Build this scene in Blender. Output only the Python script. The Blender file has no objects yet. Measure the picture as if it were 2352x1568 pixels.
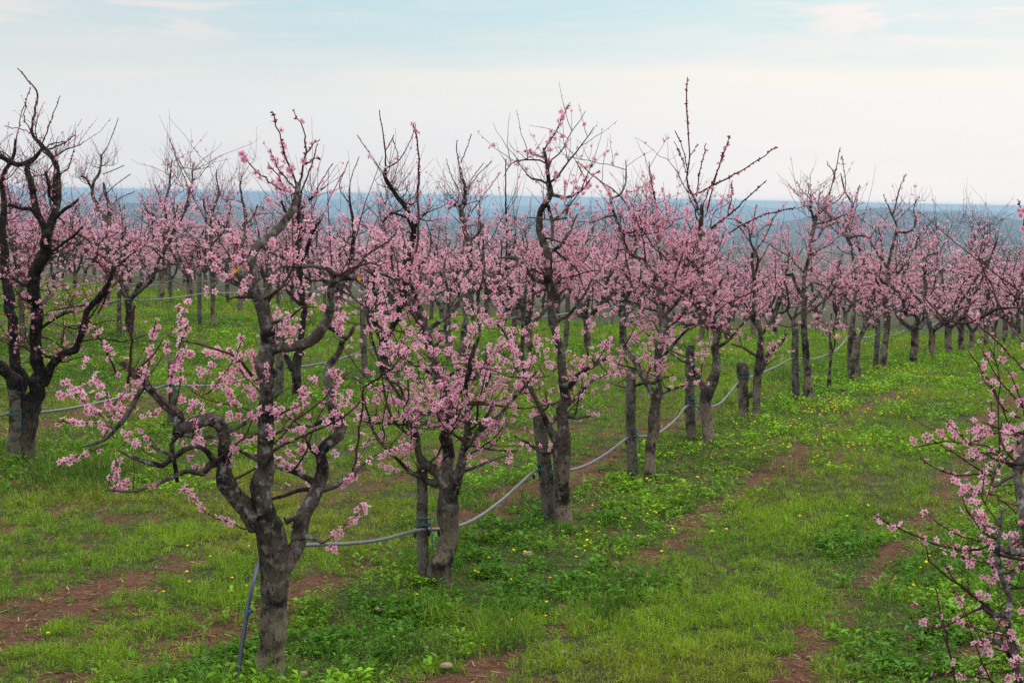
import bpy, math, random
import numpy as np
from mathutils import Vector

random.seed(7)
RNG = np.random.default_rng(7)
sc = bpy.context.scene
COL = sc.collection

# ------------------------------------------------------------------ camera
F = 4573.0            # focal length measured in pixels of a 2352 px wide frame
CX, CY, HOR = 1176.0, 784.0, 435.0
CAMZ = 3.0
PITCH = math.atan((CY - HOR) / F)
cam = bpy.data.cameras.new("camera")
cam.lens = 36.0 * F / 2352.0
cam.sensor_width = 36.0
cam.clip_start = 0.5
cam.clip_end = 30000.0
cam_o = bpy.data.objects.new("camera", cam)
COL.objects.link(cam_o)
cam_o.location = (0, 0, CAMZ)
cam_o.rotation_euler = (math.pi / 2 - PITCH, 0, 0)
sc.camera = cam_o

# ------------------------------------------------------------------ light
SUN_EL, SUN_AZ = math.radians(52), math.radians(35)
sun = bpy.data.lights.new("sun", 'SUN')
sun.energy = 1.5
sun.angle = math.radians(14)
sun.color = (1.0, 0.95, 0.88)
sun_o = bpy.data.objects.new("sun", sun)
COL.objects.link(sun_o)
sdir = Vector((math.sin(SUN_AZ) * math.cos(SUN_EL), math.cos(SUN_AZ) * math.cos(SUN_EL), math.sin(SUN_EL)))
sun_o.rotation_euler = sdir.to_track_quat('Z', 'Y').to_euler()
sun_o.location = (0, 0, 60)

W = bpy.data.worlds.new("World")
sc.world = W
W.use_nodes = True
wt = W.node_tree
wt.nodes.clear()


class NB:
    """tiny node-building helper"""
    def __init__(s, tree):
        s.t = tree

    def n(s, typ, **kw):
        nd = s.t.nodes.new(typ)
        for k, v in kw.items():
            setattr(nd, k, v)
        return nd

    def put(s, sock, v):
        if v is None:
            return
        if isinstance(v, bpy.types.NodeSocket):
            s.t.links.new(v, sock)
        else:
            if isinstance(v, tuple) and len(v) == 3 and sock.type == 'RGBA':
                v = v + (1.0,)
            sock.default_value = v

    def m(s, op, a, b=None, c=None, clamp=False):
        nd = s.n('ShaderNodeMath', operation=op, use_clamp=clamp)
        s.put(nd.inputs[0], a); s.put(nd.inputs[1], b)
        if c is not None:
            s.put(nd.inputs[2], c)
        return nd.outputs[0]

    def mix(s, f, a, b, blend='MIX'):
        nd = s.n('ShaderNodeMix', data_type='RGBA', blend_type=blend)
        s.put(nd.inputs[0], f); s.put(nd.inputs[6], a); s.put(nd.inputs[7], b)
        return nd.outputs[2]

    def noise(s, vec, scale, detail=3, rough=0.55, dist=0.0):
        nd = s.n('ShaderNodeTexNoise')
        s.put(nd.inputs['Vector'], vec)
        nd.inputs['Scale'].default_value = scale
        nd.inputs['Detail'].default_value = detail
        nd.inputs['Roughness'].default_value = rough
        nd.inputs['Distortion'].default_value = dist
        return nd.outputs[0]

    def ramp(s, f, stops, interp='LINEAR'):
        nd = s.n('ShaderNodeValToRGB')
        cr = nd.color_ramp
        cr.interpolation = interp
        while len(cr.elements) < len(stops):
            cr.elements.new(0.5)
        for e, (p, c) in zip(cr.elements, stops):
            e.position = p
            e.color = tuple(c) + (1.0,) if len(c) == 3 else c
        s.put(nd.inputs[0], f)
        return nd.outputs[0]

    def sstep(s, v, a, b):
        nd = s.n('ShaderNodeMapRange', interpolation_type='SMOOTHSTEP')
        s.put(nd.inputs[0], v)
        nd.inputs[1].default_value = a; nd.inputs[2].default_value = b
        nd.inputs[3].default_value = 0.0; nd.inputs[4].default_value = 1.0
        return nd.outputs[0]

    def xyz(s, x, y, z):
        nd = s.n('ShaderNodeCombineXYZ')
        s.put(nd.inputs[0], x); s.put(nd.inputs[1], y); s.put(nd.inputs[2], z)
        return nd.outputs[0]


b = NB(wt)
sky = b.n('ShaderNodeTexSky', sky_type='NISHITA')
sky.sun_disc = False
sky.sun_elevation = SUN_EL
sky.sun_rotation = SUN_AZ
sky.air_density = 1.0
sky.dust_density = 2.0
sky.ozone_density = 1.5
tc = b.n('ShaderNodeTexCoord')
sp = b.n('ShaderNodeSeparateXYZ')
wt.links.new(tc.outputs['Generated'], sp.inputs[0])
el = b.m('ARCSINE', sp.outputs[2])
az = b.m('ARCTAN2', sp.outputs[0], sp.outputs[1])
nv = b.xyz(b.m('MULTIPLY', az, 5.0), b.m('MULTIPLY', el, 42.0), 0.0)
n1 = b.noise(nv, 1.3, 6, 0.55, 0.6)
nv2 = b.xyz(b.m('MULTIPLY', az, 13.0), b.m('MULTIPLY', el, 110.0), 3.7)
n2 = b.noise(nv2, 1.0, 5, 0.6, 0.4)
# thin layered overcast: cream-white veil low down, pale blue gaps above it, loose warm wisps
wv = b.m('MULTIPLY', b.m('SUBTRACT', n1, 0.5), 0.05)
edge = b.m('ADD', b.m('SUBTRACT', el, b.m('MULTIPLY', az, 0.015)), wv)
gap = b.sstep(edge, 0.035, 0.105)
side = b.m('SUBTRACT', 1.0, b.m('MULTIPLY', b.sstep(b.m('ABSOLUTE', b.m('SUBTRACT', az, 0.03)), 0.08, 0.30), 0.55))
gap = b.m('MULTIPLY', gap, side)
gap = b.m('MULTIPLY', gap, b.m('ADD', 0.72, b.m('MULTIPLY', n2, 0.5)))
n3 = b.noise(b.xyz(b.m('MULTIPLY', az, 11.0), b.m('MULTIPLY', el, 60.0), 2.6), 1.0, 6, 0.62, 0.5)
wisp = b.m('MULTIPLY', b.sstep(n3, 0.44, 0.58), b.sstep(b.m('ABSOLUTE', b.m('ADD', az, 0.0)), 0.09, 0.17))
wisp = b.m('MULTIPLY', wisp, b.sstep(el, 0.06, 0.085))
high = b.sstep(el, 0.12, 0.5)
cloudcol = b.ramp(b.m('MULTIPLY', el, 10.0), [(0.0, (0.83, 0.82, 0.835)), (0.2, (0.82, 0.82, 0.84)), (0.42, (0.845, 0.845, 0.85)),
                                             (0.57, (0.87, 0.855, 0.83)), (0.7, (0.82, 0.825, 0.83)), (1.0, (0.80, 0.80, 0.81))])
# a long thin bright rim of cloud
rim = b.m('ADD', el, b.m('MULTIPLY', b.m('SUBTRACT', n1, 0.5), 0.012))
rim = b.m('MULTIPLY', b.sstep(rim, 0.046, 0.0555), b.m('SUBTRACT', 1.0, b.sstep(rim, 0.0575, 0.062)))
rim = b.m('MULTIPLY', rim, b.sstep(az, -0.16, 0.0))
clear = b.mix(0.75, b.mix(1.0, sky.outputs[0], (0.10, 0.10, 0.10), 'MULTIPLY'), (0.50, 0.79, 0.88))
view = b.mix(b.m('MULTIPLY', gap, 0.92), cloudcol, clear)
view = b.mix(b.m('MULTIPLY', rim, 0.38), view, (0.93, 0.87, 0.80))
view = b.mix(b.m('MULTIPLY', b.sstep(n2, 0.42, 0.72), 0.28), view, (0.93, 0.88, 0.83))
view = b.mix(b.m('MULTIPLY', wisp, 0.8), view, (0.90, 0.83, 0.81))
lr = b.mix(b.sstep(az, -0.24, 0.24), (0.94, 0.96, 0.97), (1.13, 1.10, 1.07))
view = b.mix(1.0, view, lr, 'MULTIPLY')
over = b.mix(b.noise(tc.outputs['Generated'], 2.2, 5), (1.75, 1.8, 1.86), (2.6, 2.6, 2.55))
over = b.mix(0.25, over, b.mix(1.0, sky.outputs[0], (0.10, 0.10, 0.10), 'MULTIPLY'))
full = b.mix(high, view, over)
bg = b.n('ShaderNodeBackground')
wt.links.new(full, bg.inputs[0])
bg.inputs[1].default_value = 1.0
wo = b.n('ShaderNodeOutputWorld')
wt.links.new(bg.outputs[0], wo.inputs[0])

sc.view_settings.view_transform = 'Standard'
sc.view_settings.look = 'None'
sc.view_settings.exposure = 0.0
sc.view_settings.gamma = 1.0
sc.view_settings.use_curve_mapping = False
sc.cycles.use_denoising = False
sc.cycles.denoiser = 'OPENIMAGEDENOISE'
sc.cycles.denoising_input_passes = 'RGB_ALBEDO_NORMAL'
sc.cycles.max_bounces = 6
sc.cycles.transparent_max_bounces = 6
sc.cycles.volume_bounces = 0
sc.cycles.sample_clamp_indirect = 3.0
sc.cycles.sample_clamp_direct = 12.0

# ------------------------------------------------------------------ numeric helpers
def hash2(i, j, seed):
    h = (i.astype(np.int64) * 374761393 + j.astype(np.int64) * 668265263 + seed * 1442695040) & 0x7fffffff
    h = ((h ^ (h >> 13)) * 1274126177) & 0x7fffffff
    h = h ^ (h >> 16)
    return (h & 0xffff) / 65535.0


def vnoise(x, y, seed=0):
    x = np.asarray(x, float); y = np.asarray(y, float)
    i = np.floor(x); j = np.floor(y)
    fx = x - i; fy = y - j
    fx = fx * fx * (3 - 2 * fx); fy = fy * fy * (3 - 2 * fy)
    a = hash2(i, j, seed); c = hash2(i + 1, j, seed)
    d = hash2(i, j + 1, seed); e = hash2(i + 1, j + 1, seed)
    return (a * (1 - fx) + c * fx) * (1 - fy) + (d * (1 - fx) + e * fx) * fy


def fbm(x, y, seed=0, oct=4):
    s = 0; a = 0.5; t = 0
    for k in range(oct):
        s = s + a * vnoise(x * 2 ** k, y * 2 ** k, seed + k * 17); t += a; a *= 0.55
    return s / t


def sst(v, a, b_):
    t = np.clip((np.asarray(v, float) - a) / (b_ - a), 0, 1)
    return t * t * (3 - 2 * t)


CP, SP = math.cos(PITCH), math.sin(PITCH)


def at(px, py, Y):
    """the point seen at a photo pixel, at distance Y"""
    dx = (px - CX) / F; dz = (CY - py) / F
    yw = CP + SP * dz; zw = -SP + CP * dz
    s = Y / yw
    return np.array([dx * s, Y, CAMZ + zw * s])


TAN = 1550.0 / F     # the tree rows run off to the right by this slope


def ground(X, Y):
    X = np.asarray(X, float); Y = np.asarray(Y, float)
    z = sst(Y, 20, 42) * (-0.026 * np.clip(X, -40, 40))
    st = 38 - np.clip(1.1 * X, -25, 3)
    d = (Y - st) / 4.0
    sp_ = 4.0 * np.where(d > 20, d, np.log1p(np.exp(np.clip(d, -50, 20))))
    z = z - 75 * (1 - np.exp(-0.05 * sp_ / 75))
    z = z - sst(Y, 300, 2500) * 0.0195 * np.clip(X, 0, 4000)
    z = z - sst(Y, 2200, 9000) * 190
    near = 1 - sst(Y, 60, 120)
    z = z + near * 0.05 * (fbm(X * 0.9, Y * 0.9, 3) - 0.5)
    z = z + sst(Y, 130, 300) * 9 * (fbm(X / 16., Y / 16., 5) - 0.5)
    return z


def gz(x, y):
    return float(ground(np.array([x]), np.array([y]))[0])


# ------------------------------------------------------------------ mesh helpers
def mk_mesh(name, V, quads=None, tris=None, col=None, smooth=False):
    me = bpy.data.meshes.new(name)
    V = np.asarray(V, np.float32)
    nq = 0 if quads is None else len(quads)
    nt = 0 if tris is None else len(tris)
    me.vertices.add(len(V))
    me.vertices.foreach_set("co", V.ravel())
    parts = []
    if nq: parts.append(np.asarray(quads, np.int32).ravel())
    if nt: parts.append(np.asarray(tris, np.int32).ravel())
    idx = np.concatenate(parts)
    me.loops.add(len(idx))
    me.loops.foreach_set("vertex_index", idx)
    me.polygons.add(nq + nt)
    starts = np.concatenate([np.arange(nq) * 4, nq * 4 + np.arange(nt) * 3]).astype(np.int32)
    me.polygons.foreach_set("loop_start", starts)
    if smooth:
        me.polygons.foreach_set("use_smooth", np.ones(nq + nt, dtype=bool))
    me.update(calc_edges=True)
    if col is not None:
        at_ = me.color_attributes.new("tint", 'FLOAT_COLOR', 'POINT')
        c4 = np.ones((len(V), 4), np.float32)
        c4[:, :3] = col
        at_.data.foreach_set("color", c4.ravel())
    return me


class Acc:
    """collects vertices, quads and triangles of ONE mesh"""
    def __init__(s):
        s.v = []; s.q = []; s.t = []; s.c = []; s.n = 0

    def add(s, V, quads=None, tris=None, col=None):
        V = np.asarray(V, np.float32).reshape(-1, 3)
        if quads is not None and len(quads): s.q.append(np.asarray(quads) + s.n)
        if tris is not None and len(tris): s.t.append(np.asarray(tris) + s.n)
        if col is not None:
            s.c.append(np.broadcast_to(np.asarray(col, np.float32), V.shape))
        s.v.append(V); s.n += len(V)

    def mesh(s, name, smooth=False):
        return mk_mesh(name, np.concatenate(s.v), np.concatenate(s.q) if s.q else None,
                       np.concatenate(s.t) if s.t else None, np.concatenate(s.c) if s.c else None, smooth)


def obj(name, me, mat, parent=None, label=None, cat=None, group=None, kind=None):
    o = bpy.data.objects.new(name, me)
    COL.objects.link(o)
    if me is not None and mat is not None and not me.materials:
        me.materials.append(mat)
    if parent is not None: o.parent = parent
    tag(o, label, cat, group, kind)
    return o


def tag(o, label=None, cat=None, group=None, kind=None):
    if label: o["label"] = label
    if cat: o["category"] = cat
    if group: o["group"] = group
    if kind: o["kind"] = kind
    return o


def unit(v):
    return v / np.maximum(np.linalg.norm(v, axis=-1, keepdims=True), 1e-9)


def tubes(P, R, n=3, lump=0.0, seed=0, flat=1.0):
    """swept tubes: P (S,K,3), R (S,K) -> verts, quads"""
    P = np.asarray(P, float); R = np.asarray(R, float)
    S, K, _ = P.shape
    T = np.empty_like(P)
    T[:, 1:-1] = P[:, 2:] - P[:, :-2]
    T[:, 0] = P[:, 1] - P[:, 0]; T[:, -1] = P[:, -1] - P[:, -2]
    T = unit(T)
    ref = np.where(np.abs(T[:, 0, 2:3]) > 0.9, np.array([[1., 0, 0]]), np.array([[0, 0, 1.]]))
    N = unit(np.cross(T[:, 0], ref))
    Ns = [N]
    for k in range(1, K):
        N = N - (N * T[:, k]).sum(-1, keepdims=True) * T[:, k]
        N = unit(N); Ns.append(N)
    N = np.stack(Ns, 1); B = np.cross(T, N)
    a = np.arange(n) * 2 * math.pi / n
    ca, sa = np.cos(a), np.sin(a)
    RR = np.repeat(R[:, :, None], n, 2)
    if lump:
        L = np.arange(K)[None, :, None] * 0.45
        s_ = np.arange(S)[:, None, None] * 7.31 + seed
        nz = fbm(np.broadcast_to(np.cos(a) * 1.3 + 5, (S, K, n)) + s_, np.broadcast_to(L, (S, K, n)) + np.sin(a) * 1.3, seed, 3)
        RR = RR * (1 + lump * (nz - 0.5) * 2)
    V = P[:, :, None, :] + RR[..., None] * (N[:, :, None, :] * ca[None, None, :, None] + flat * B[:, :, None, :] * sa[None, None, :, None])
    base = (np.arange(S) * K * n)[:, None, None]
    k_ = (np.arange(K - 1) * n)[None, :, None]
    i = np.arange(n)[None, None, :]; j = (np.arange(n) + 1) % n
    j = j[None, None, :]
    q = np.stack([base + k_ + i, base + k_ + j, base + k_ + n + j, base + k_ + n + i], -1).reshape(-1, 4)
    return V.reshape(-1, 3), q


def capfan(K, n, base=0):
    e = base + (K - 1) * n
    return [[e, e + i, e + i + 1] for i in range(1, n - 1)]


def catmull(P, m):
    """resample a polyline (N,d) with a Catmull-Rom curve to about one point per 'm' length"""
    P = np.asarray(P, float)
    if len(P) < 3:
        k = max(2, int(np.linalg.norm((P[-1] - P[0])[:3]) / m) + 1)
        t = np.linspace(0, 1, k)[:, None]
        return P[0] * (1 - t) + P[-1] * t
    Q = np.vstack([2 * P[0] - P[1], P, 2 * P[-1] - P[-2]])
    out = []
    for i in range(1, len(Q) - 2):
        p0, p1, p2, p3 = Q[i - 1], Q[i], Q[i + 1], Q[i + 2]
        k = max(1, int(round(np.linalg.norm((p2 - p1)[:3]) / m)))
        for t in np.arange(k) / k:
            out.append(0.5 * ((2 * p1) + (-p0 + p2) * t + (2 * p0 - 5 * p1 + 4 * p2 - p3) * t * t + (-p0 + 3 * p1 - 3 * p2 + p3) * t ** 3))
    out.append(Q[-2])
    return np.array(out)


# ------------------------------------------------------------------ materials
def newmat(name):
    m = bpy.data.materials.new(name)
    m.use_nodes = True
    m.node_tree.nodes.clear()
    return m, NB(m.node_tree)


def finish(m, nb, shader):
    o = nb.n('ShaderNodeOutputMaterial')
    m.node_tree.links.new(shader, o.inputs[0])
    return m


def principled(nb, col, rough=0.9, spec=0.3, bump=None, bstr=0.5, bdist=0.01):
    p = nb.n('ShaderNodeBsdfPrincipled')
    nb.put(p.inputs['Base Color'], col)
    nb.put(p.inputs['Roughness'], rough)
    p.inputs['Specular IOR Level'].default_value = spec
    if bump is not None:
        bn = nb.n('ShaderNodeBump')
        bn.inputs['Strength'].default_value = bstr
        bn.inputs['Distance'].default_value = bdist
        nb.put(bn.inputs['Height'], bump)
        nb.t.links.new(bn.outputs[0], p.inputs['Normal'])
    return p.outputs[0]


def bark(name, dark, mid, pale, pale_amt, sc_=1.0, bstr=0.9, low=None):
    m, nb = newmat(name)
    g = nb.n('ShaderNodeNewGeometry').outputs['Position']
    sp_ = nb.n('ShaderNodeMapping')
    nb.put(sp_.inputs[0], g)
    sp_.inputs['Scale'].default_value = (1, 1, 0.35)
    fine = nb.noise(sp_.outputs[0], 60 * sc_, 5, 0.65)
    big = nb.noise(g, 5.5 * sc_, 4, 0.6, 0.5)
    blot = nb.noise(g, 17 * sc_, 4, 0.6)
    if low is not None:      # old tan bark at the foot, dark smooth bark above
        oz = nb.n('ShaderNodeSeparateXYZ'); nb.put(oz.inputs[0], nb.n('ShaderNodeTexCoord').outputs['Object'])
        zz = nb.m('ADD', oz.outputs[2], nb.m('MULTIPLY', nb.m('SUBTRACT', big, 0.5), 0.5))
        mid = nb.mix(nb.sstep(zz, 0.30, 0.75), low, mid)
    c = nb.mix(nb.sstep(big, 0.36, 0.60), dark, mid)
    c = nb.mix(nb.m('MULTIPLY', nb.sstep(blot, 0.52, 0.68), pale_amt), c, pale)
    c = nb.mix(nb.sstep(fine, 0.46, 0.32), c, tuple(x * 0.35 for x in dark))
    return finish(m, nb, principled(nb, c, 0.9, 0.12, fine, bstr, 0.02))


M_TRUNK = bark("trunk_bark", (0.017, 0.014, 0.012), (0.075, 0.058, 0.046), (0.22, 0.20, 0.165), 0.55, 1.0, 1.0, (0.20, 0.16, 0.112))
M_BLACKBARK = bark("black_bark", (0.008, 0.007, 0.007), (0.022, 0.018, 0.016), (0.15, 0.14, 0.125), 0.28, 1.0, 1.0, (0.07, 0.058, 0.045))
M_LIMB = bark("limb_bark", (0.013, 0.010, 0.009), (0.105, 0.084, 0.068), (0.28, 0.275, 0.265), 0.75)
M_TWIG = bark("twig_bark", (0.030, 0.013, 0.012), (0.062, 0.028, 0.024), (0.14, 0.10, 0.085), 0.35, 1.0, 0.2)
M_GREYBARK = bark("grey_bark", (0.03, 0.024, 0.021), (0.13, 0.115, 0.10), (0.34, 0.335, 0.32), 0.8)
M_STAKE = bark("weathered_wood", (0.035, 0.031, 0.025), (0.125, 0.112, 0.088), (0.23, 0.215, 0.18), 0.5, 1.6)


def cutwood():
    m, nb = newmat("cut_wood")
    tc_ = nb.n('ShaderNodeNewGeometry').outputs['Position']
    n_ = nb.noise(tc_, 90, 3)
    c = nb.mix(n_, (0.36, 0.14, 0.03), (0.58, 0.26, 0.07))
    return finish(m, nb, principled(nb, c, 0.8, 0.2))


M_CUT = cutwood()


def leafmat(name, trans=0.3, gloss=0.0):
    m, nb = newmat(name)
    a = nb.n('ShaderNodeAttribute'); a.attribute_name = "tint"
    d = nb.n('ShaderNodeBsdfDiffuse'); nb.put(d.inputs[0], a.outputs[0])
    t = nb.n('ShaderNodeBsdfTranslucent'); nb.put(t.inputs[0], a.outputs[0])
    mx = nb.n('ShaderNodeMixShader'); mx.inputs[0].default_value = trans
    nb.t.links.new(d.outputs[0], mx.inputs[1]); nb.t.links.new(t.outputs[0], mx.inputs[2])
    out = mx.outputs[0]
    if gloss:
        g = nb.n('ShaderNodeBsdfGlossy'); g.inputs['Roughness'].default_value = 0.45
        g.inputs[0].default_value = (0.8, 0.85, 0.9, 1)
        m2 = nb.n('ShaderNodeMixShader'); m2.inputs[0].default_value = gloss
        nb.t.links.new(out, m2.inputs[1]); nb.t.links.new(g.outputs[0], m2.inputs[2])
        out = m2.outputs[0]
    return finish(m, nb, out)


M_PETAL = leafmat("blossom_petals", 0.42)
M_GRASS = leafmat("grass_blades", 0.3, 0.010)
M_LITTER = leafmat("straw_litter", 0.0)


def plain(name, col, rough=0.6, spec=0.4, var=0.25, scale=40):
    m, nb = newmat(name)
    g = nb.n('ShaderNodeNewGeometry').outputs['Position']
    n_ = nb.noise(g, scale, 3)
    c = nb.mix(n_, tuple(x * (1 - var) for x in col), tuple(min(1, x * (1 + var)) for x in col))
    return finish(m, nb, principled(nb, c, rough, spec, n_, 0.3, 0.004))


M_HOSE = plain("sky_greyed_pipe", (0.125, 0.13, 0.135), 0.5, 0.4, 0.3, 9)  # blue-black pipe; the sky's grey reflection is put into its base colour
M_RISER = plain("navy_pipe", (0.022, 0.03, 0.055), 0.4, 0.5, 0.2, 20)
M_BLACK = plain("black_plastic", (0.02, 0.02, 0.022), 0.5, 0.4)
M_TWINE = plain("blue_twine", (0.02, 0.10, 0.15), 0.8, 0.2)
M_STONE = plain("limestone", (0.27, 0.19, 0.135), 0.9, 0.2, 0.25, 25)
M_DRY = plain("dry_leaf", (0.26, 0.22, 0.14), 0.9, 0.2, 0.2, 20)
M_YELLOW = plain("dandelion_yellow", (0.86, 0.62, 0.02), 0.8, 0.2, 0.12, 200)
M_STEM = plain("flower_stem", (0.10, 0.17, 0.03), 0.8, 0.2)


def groundmat():
    m, nb = newmat("ground_soil")
    a = nb.n('ShaderNodeAttribute'); a.attribute_name = "tint"
    sp_ = nb.n('ShaderNodeSeparateColor'); nb.t.links.new(a.outputs[0], sp_.inputs[0])
    g = nb.n('ShaderNodeNewGeometry').outputs['Position']
    f1 = nb.noise(g, 22, 6, 0.7); f2 = nb.noise(g, 2.2, 4, 0.6); f3 = nb.noise(g, 75, 3, 0.6)
    soil = nb.mix(f2, (0.066, 0.027, 0.014), (0.132, 0.055, 0.030))
    soil = nb.mix(nb.sstep(f1, 0.50, 0.36), soil, (0.045, 0.022, 0.014))
    soil = nb.mix(nb.m('MULTIPLY', nb.sstep(f3, 0.60, 0.72), 0.7), soil, (0.26, 0.15, 0.09))
    turf = nb.mix(f1, (0.015, 0.024, 0.005), (0.042, 0.048, 0.012))
    turf = nb.mix(nb.sstep(f2, 0.45, 0.7), turf, (0.065, 0.048, 0.022))
    c = nb.mix(sp_.outputs[0], soil, turf)
    wood = nb.mix(nb.noise(g, 0.12, 5, 0.65), (0.03, 0.04, 0.02), (0.085, 0.075, 0.05))
    c = nb.mix(sp_.outputs[1], c, wood)
    return finish(m, nb, principled(nb, c, 0.95, 0.15, f1, 0.8, 0.03))


def hillmat(name, c0, c1, scale):
    m, nb = newmat(name)
    g = nb.n('ShaderNodeNewGeometry').outputs['Position']
    n_ = nb.noise(g, scale, 6, 0.65); n2_ = nb.noise(g, scale * 0.12, 4, 0.6)
    c = nb.mix(nb.sstep(n_, 0.35, 0.65), c0, c1)
    c = nb.mix(nb.m('MULTIPLY', nb.sstep(n2_, 0.5, 0.7), 0.5), c, (0.10, 0.095, 0.05))
    return finish(m, nb, principled(nb, c, 0.95, 0.1))


# ------------------------------------------------------------------ ground cover map
TRACKS = [(-2.46, 0.13, 1.32), (-4.42, 0.15, 1.12), (-6.55, 0.22, 1.0), (-8.05, 0.20, 0.70), (-10.2, 0.28, 0.5),
          (-14.4, 0.3, 0.8), (-18.6, 0.35, 0.9), (-23.5, 0.3, 0.6), (-26, 0.3, 0.6), (0.6, 0.4, 0.9)]
ROWS = [-0.75, -5.45, -12.6, -20.6, -27.5, -34.4, -41.2, -48, -55, -62, -69, -76, -83, -90]


def cover(X, Y):
    """0 = bare red soil, 1 = closed green cover"""
    o = X - TAN * Y
    wob = (fbm(Y * 0.22, o * 0.1, 11) - 0.5) * 0.5
    g = np.zeros_like(o)
    for c, w_, a in TRACKS:
        g = np.maximum(g, a * np.exp(-((o - c + wob) / w_) ** 2 * 0.5))
    n_ = fbm(X * 0.9, Y * 0.34, 21, 4)
    fine = fbm(X * 4.5, Y * 3.0, 31, 3) - 0.5
    vf = fbm(X * 14, Y * 10, 33, 2) - 0.5
    s = g * (0.02 + 1.12 * n_) + 0.42 * sst(fbm(X * 0.55 + 9, Y * 0.28, 41, 3), 0.46, 0.74)
    d = ((X - 1.1) / 0.9) ** 2 + ((Y - 12.3) / 0.8) ** 2
    s = s + 0.30 * np.exp(-d)
    d = ((X + 2.9) / 1.2) ** 2 + ((Y - 13.4) / 1.8) ** 2
    s = s + 0.26 * np.exp(-d)
    d = ((X - 3.3) / 0.8) ** 2 + ((Y - 12.9) / 1.0) ** 2
    s = s + 0.42 * np.exp(-d)
    s = s * (1 - 0.40 * sst(Y, 24, 38))
    s = s + (fine * 1.5 + vf * 1.5) * (0.3 + 0.7 * sst(s, 0.05, 0.45))
    return 1 - sst(s, 0.36, 0.92)


def rowdist(X, Y):
    o = X - TAN * Y
    return np.min(np.abs(o[..., None] - np.array(ROWS)), -1)


def build_ground():
    ys = [-40, -20, -8, 0, 4, 7, 9]
    y = 10.0
    while y < 12000:
        ys.append(y); y *= 1.0105 if y < 90 else 1.03
    ys = np.array(ys)
    us = np.linspace(-1, 1, 261)
    half = np.minimum(np.maximum(11.0, 0.42 * ys + 6), 4800)
    X = half[:, None] * us[None, :]
    Y = np.repeat(ys[:, None], len(us), 1)
    Z = ground(X, Y)
    cov = cover(X, Y)
    col = np.stack([cov, sst(Y, 110, 190), np.zeros_like(X)], -1)
    ny, nx = X.shape
    V = np.stack([X, Y, Z], -1).reshape(-1, 3)
    i = np.arange(nx - 1)[None, :]; j = np.arange(ny - 1)[:, None] * nx
    q = np.stack([j + i, j + i + 1, j + nx + i + 1, j + nx + i], -1).reshape(-1, 4)
    me = mk_mesh("ground", V, q, None, col.reshape(-1, 3), True)
    obj("ground", me, groundmat(), kind='structure')


build_ground()


HA_LINE, HB_LINE = 0.01905, (459.0 - HOR) / F      # gentle tilt of the valley skyline


def hill(name, D, prof, foot, seed, mat, th=13, soft=1.0):
    """a wooded ridge across the valley; prof = (photo x, photo y) of its skyline"""
    px = np.array([p[0] for p in prof], float); py = np.array([p[1] for p in prof], float)
    nx, ny = 900, 46
    xs = np.linspace(-D * 0.34, D * 0.34, nx)
    pxx = CX + xs / D * F
    crest = CAMZ - (np.interp(pxx, px, py) - HOR) * D / F
    mid_line = CAMZ - HB_LINE * D - HA_LINE * xs
    crest = mid_line + (crest - mid_line) * soft - 1.0 * D / F
    t = np.linspace(0, 1, ny)
    Yf = D * (0.62 + 0.38 * t)
    prf = t ** 0.62
    X = np.repeat(xs[None, :], ny, 0) * (0.62 + 0.38 * t)[:, None]
    Y = np.repeat(Yf[:, None], nx, 1) + (fbm(X / (D * 0.03), Yf[:, None] * 0, seed + 5) - 0.5) * D * 0.03
    Z = foot + (crest[None, :] - th * 0.6 - foot) * prf[:, None]
    Z = Z + (fbm(X / (D * .05), Y / (D * .05), seed) - 0.5) * (18 * (1 - t[:, None]) * prf[:, None] * 2)
    Z = Z + th * 0.9 * fbm(X / (th * 1.6), Y / (th * 4.0), seed + 9, 4)
    line = CAMZ - HB_LINE * Y - HA_LINE * X
    Z = np.minimum(Z, np.minimum(crest[None, :] + th * 0.6, line + D * 7.0 / F))
    # back side falls away
    V1 = np.stack([X, Y, Z], -1)
    back = V1[-1:].copy(); back[..., 1] += D * 0.12; back[..., 2] = foot
    V = np.concatenate([V1, back], 0)
    ny += 1
    i = np.arange(nx - 1)[None, :]; j = np.arange(ny - 1)[:, None] * nx
    q = np.stack([j + i, j + i + 1, j + nx + i + 1, j + nx + i], -1).reshape(-1, 4)
    me = mk_mesh(name, V.reshape(-1, 3), q, None, None, True)
    obj(name, me, mat, kind='structure')
    return float(V[..., 2].max())


HZ = []
HZ.append(hill("hills", 5000., [(-900, 455), (0, 463), (300, 459), (450, 462), (600, 470), (720, 483), (860, 494), (1000, 492), (1200, 486), (1380, 478), (1500, 494),
                        (1620, 508), (1780, 505), (1880, 486), (1960, 478), (2030, 474), (2085, 477), (2140, 484), (2185, 482), (2270, 490), (2360, 499), (3300, 525)],
               -100, 101, hillmat("near_wood", (0.012, 0.018, 0.012), (0.045, 0.045, 0.032), 0.03), 16, 1.25))
HZ.append(hill("hills", 13000., [(-900, 425), (200, 441), (600, 442), (700, 451), (840, 457), (1050, 464), (1130, 470), (1200, 467), (1290, 464), (1400, 470), (1480, 468), (1560, 463),
                        (1700, 469), (1790, 475), (1900, 468), (2000, 474), (2120, 479), (2250, 480), (2352, 485), (3300, 510)],
               -290, 202, hillmat("far_wood", (0.012, 0.018, 0.012), (0.045, 0.045, 0.032), 0.016), 26, 1.5))

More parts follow.
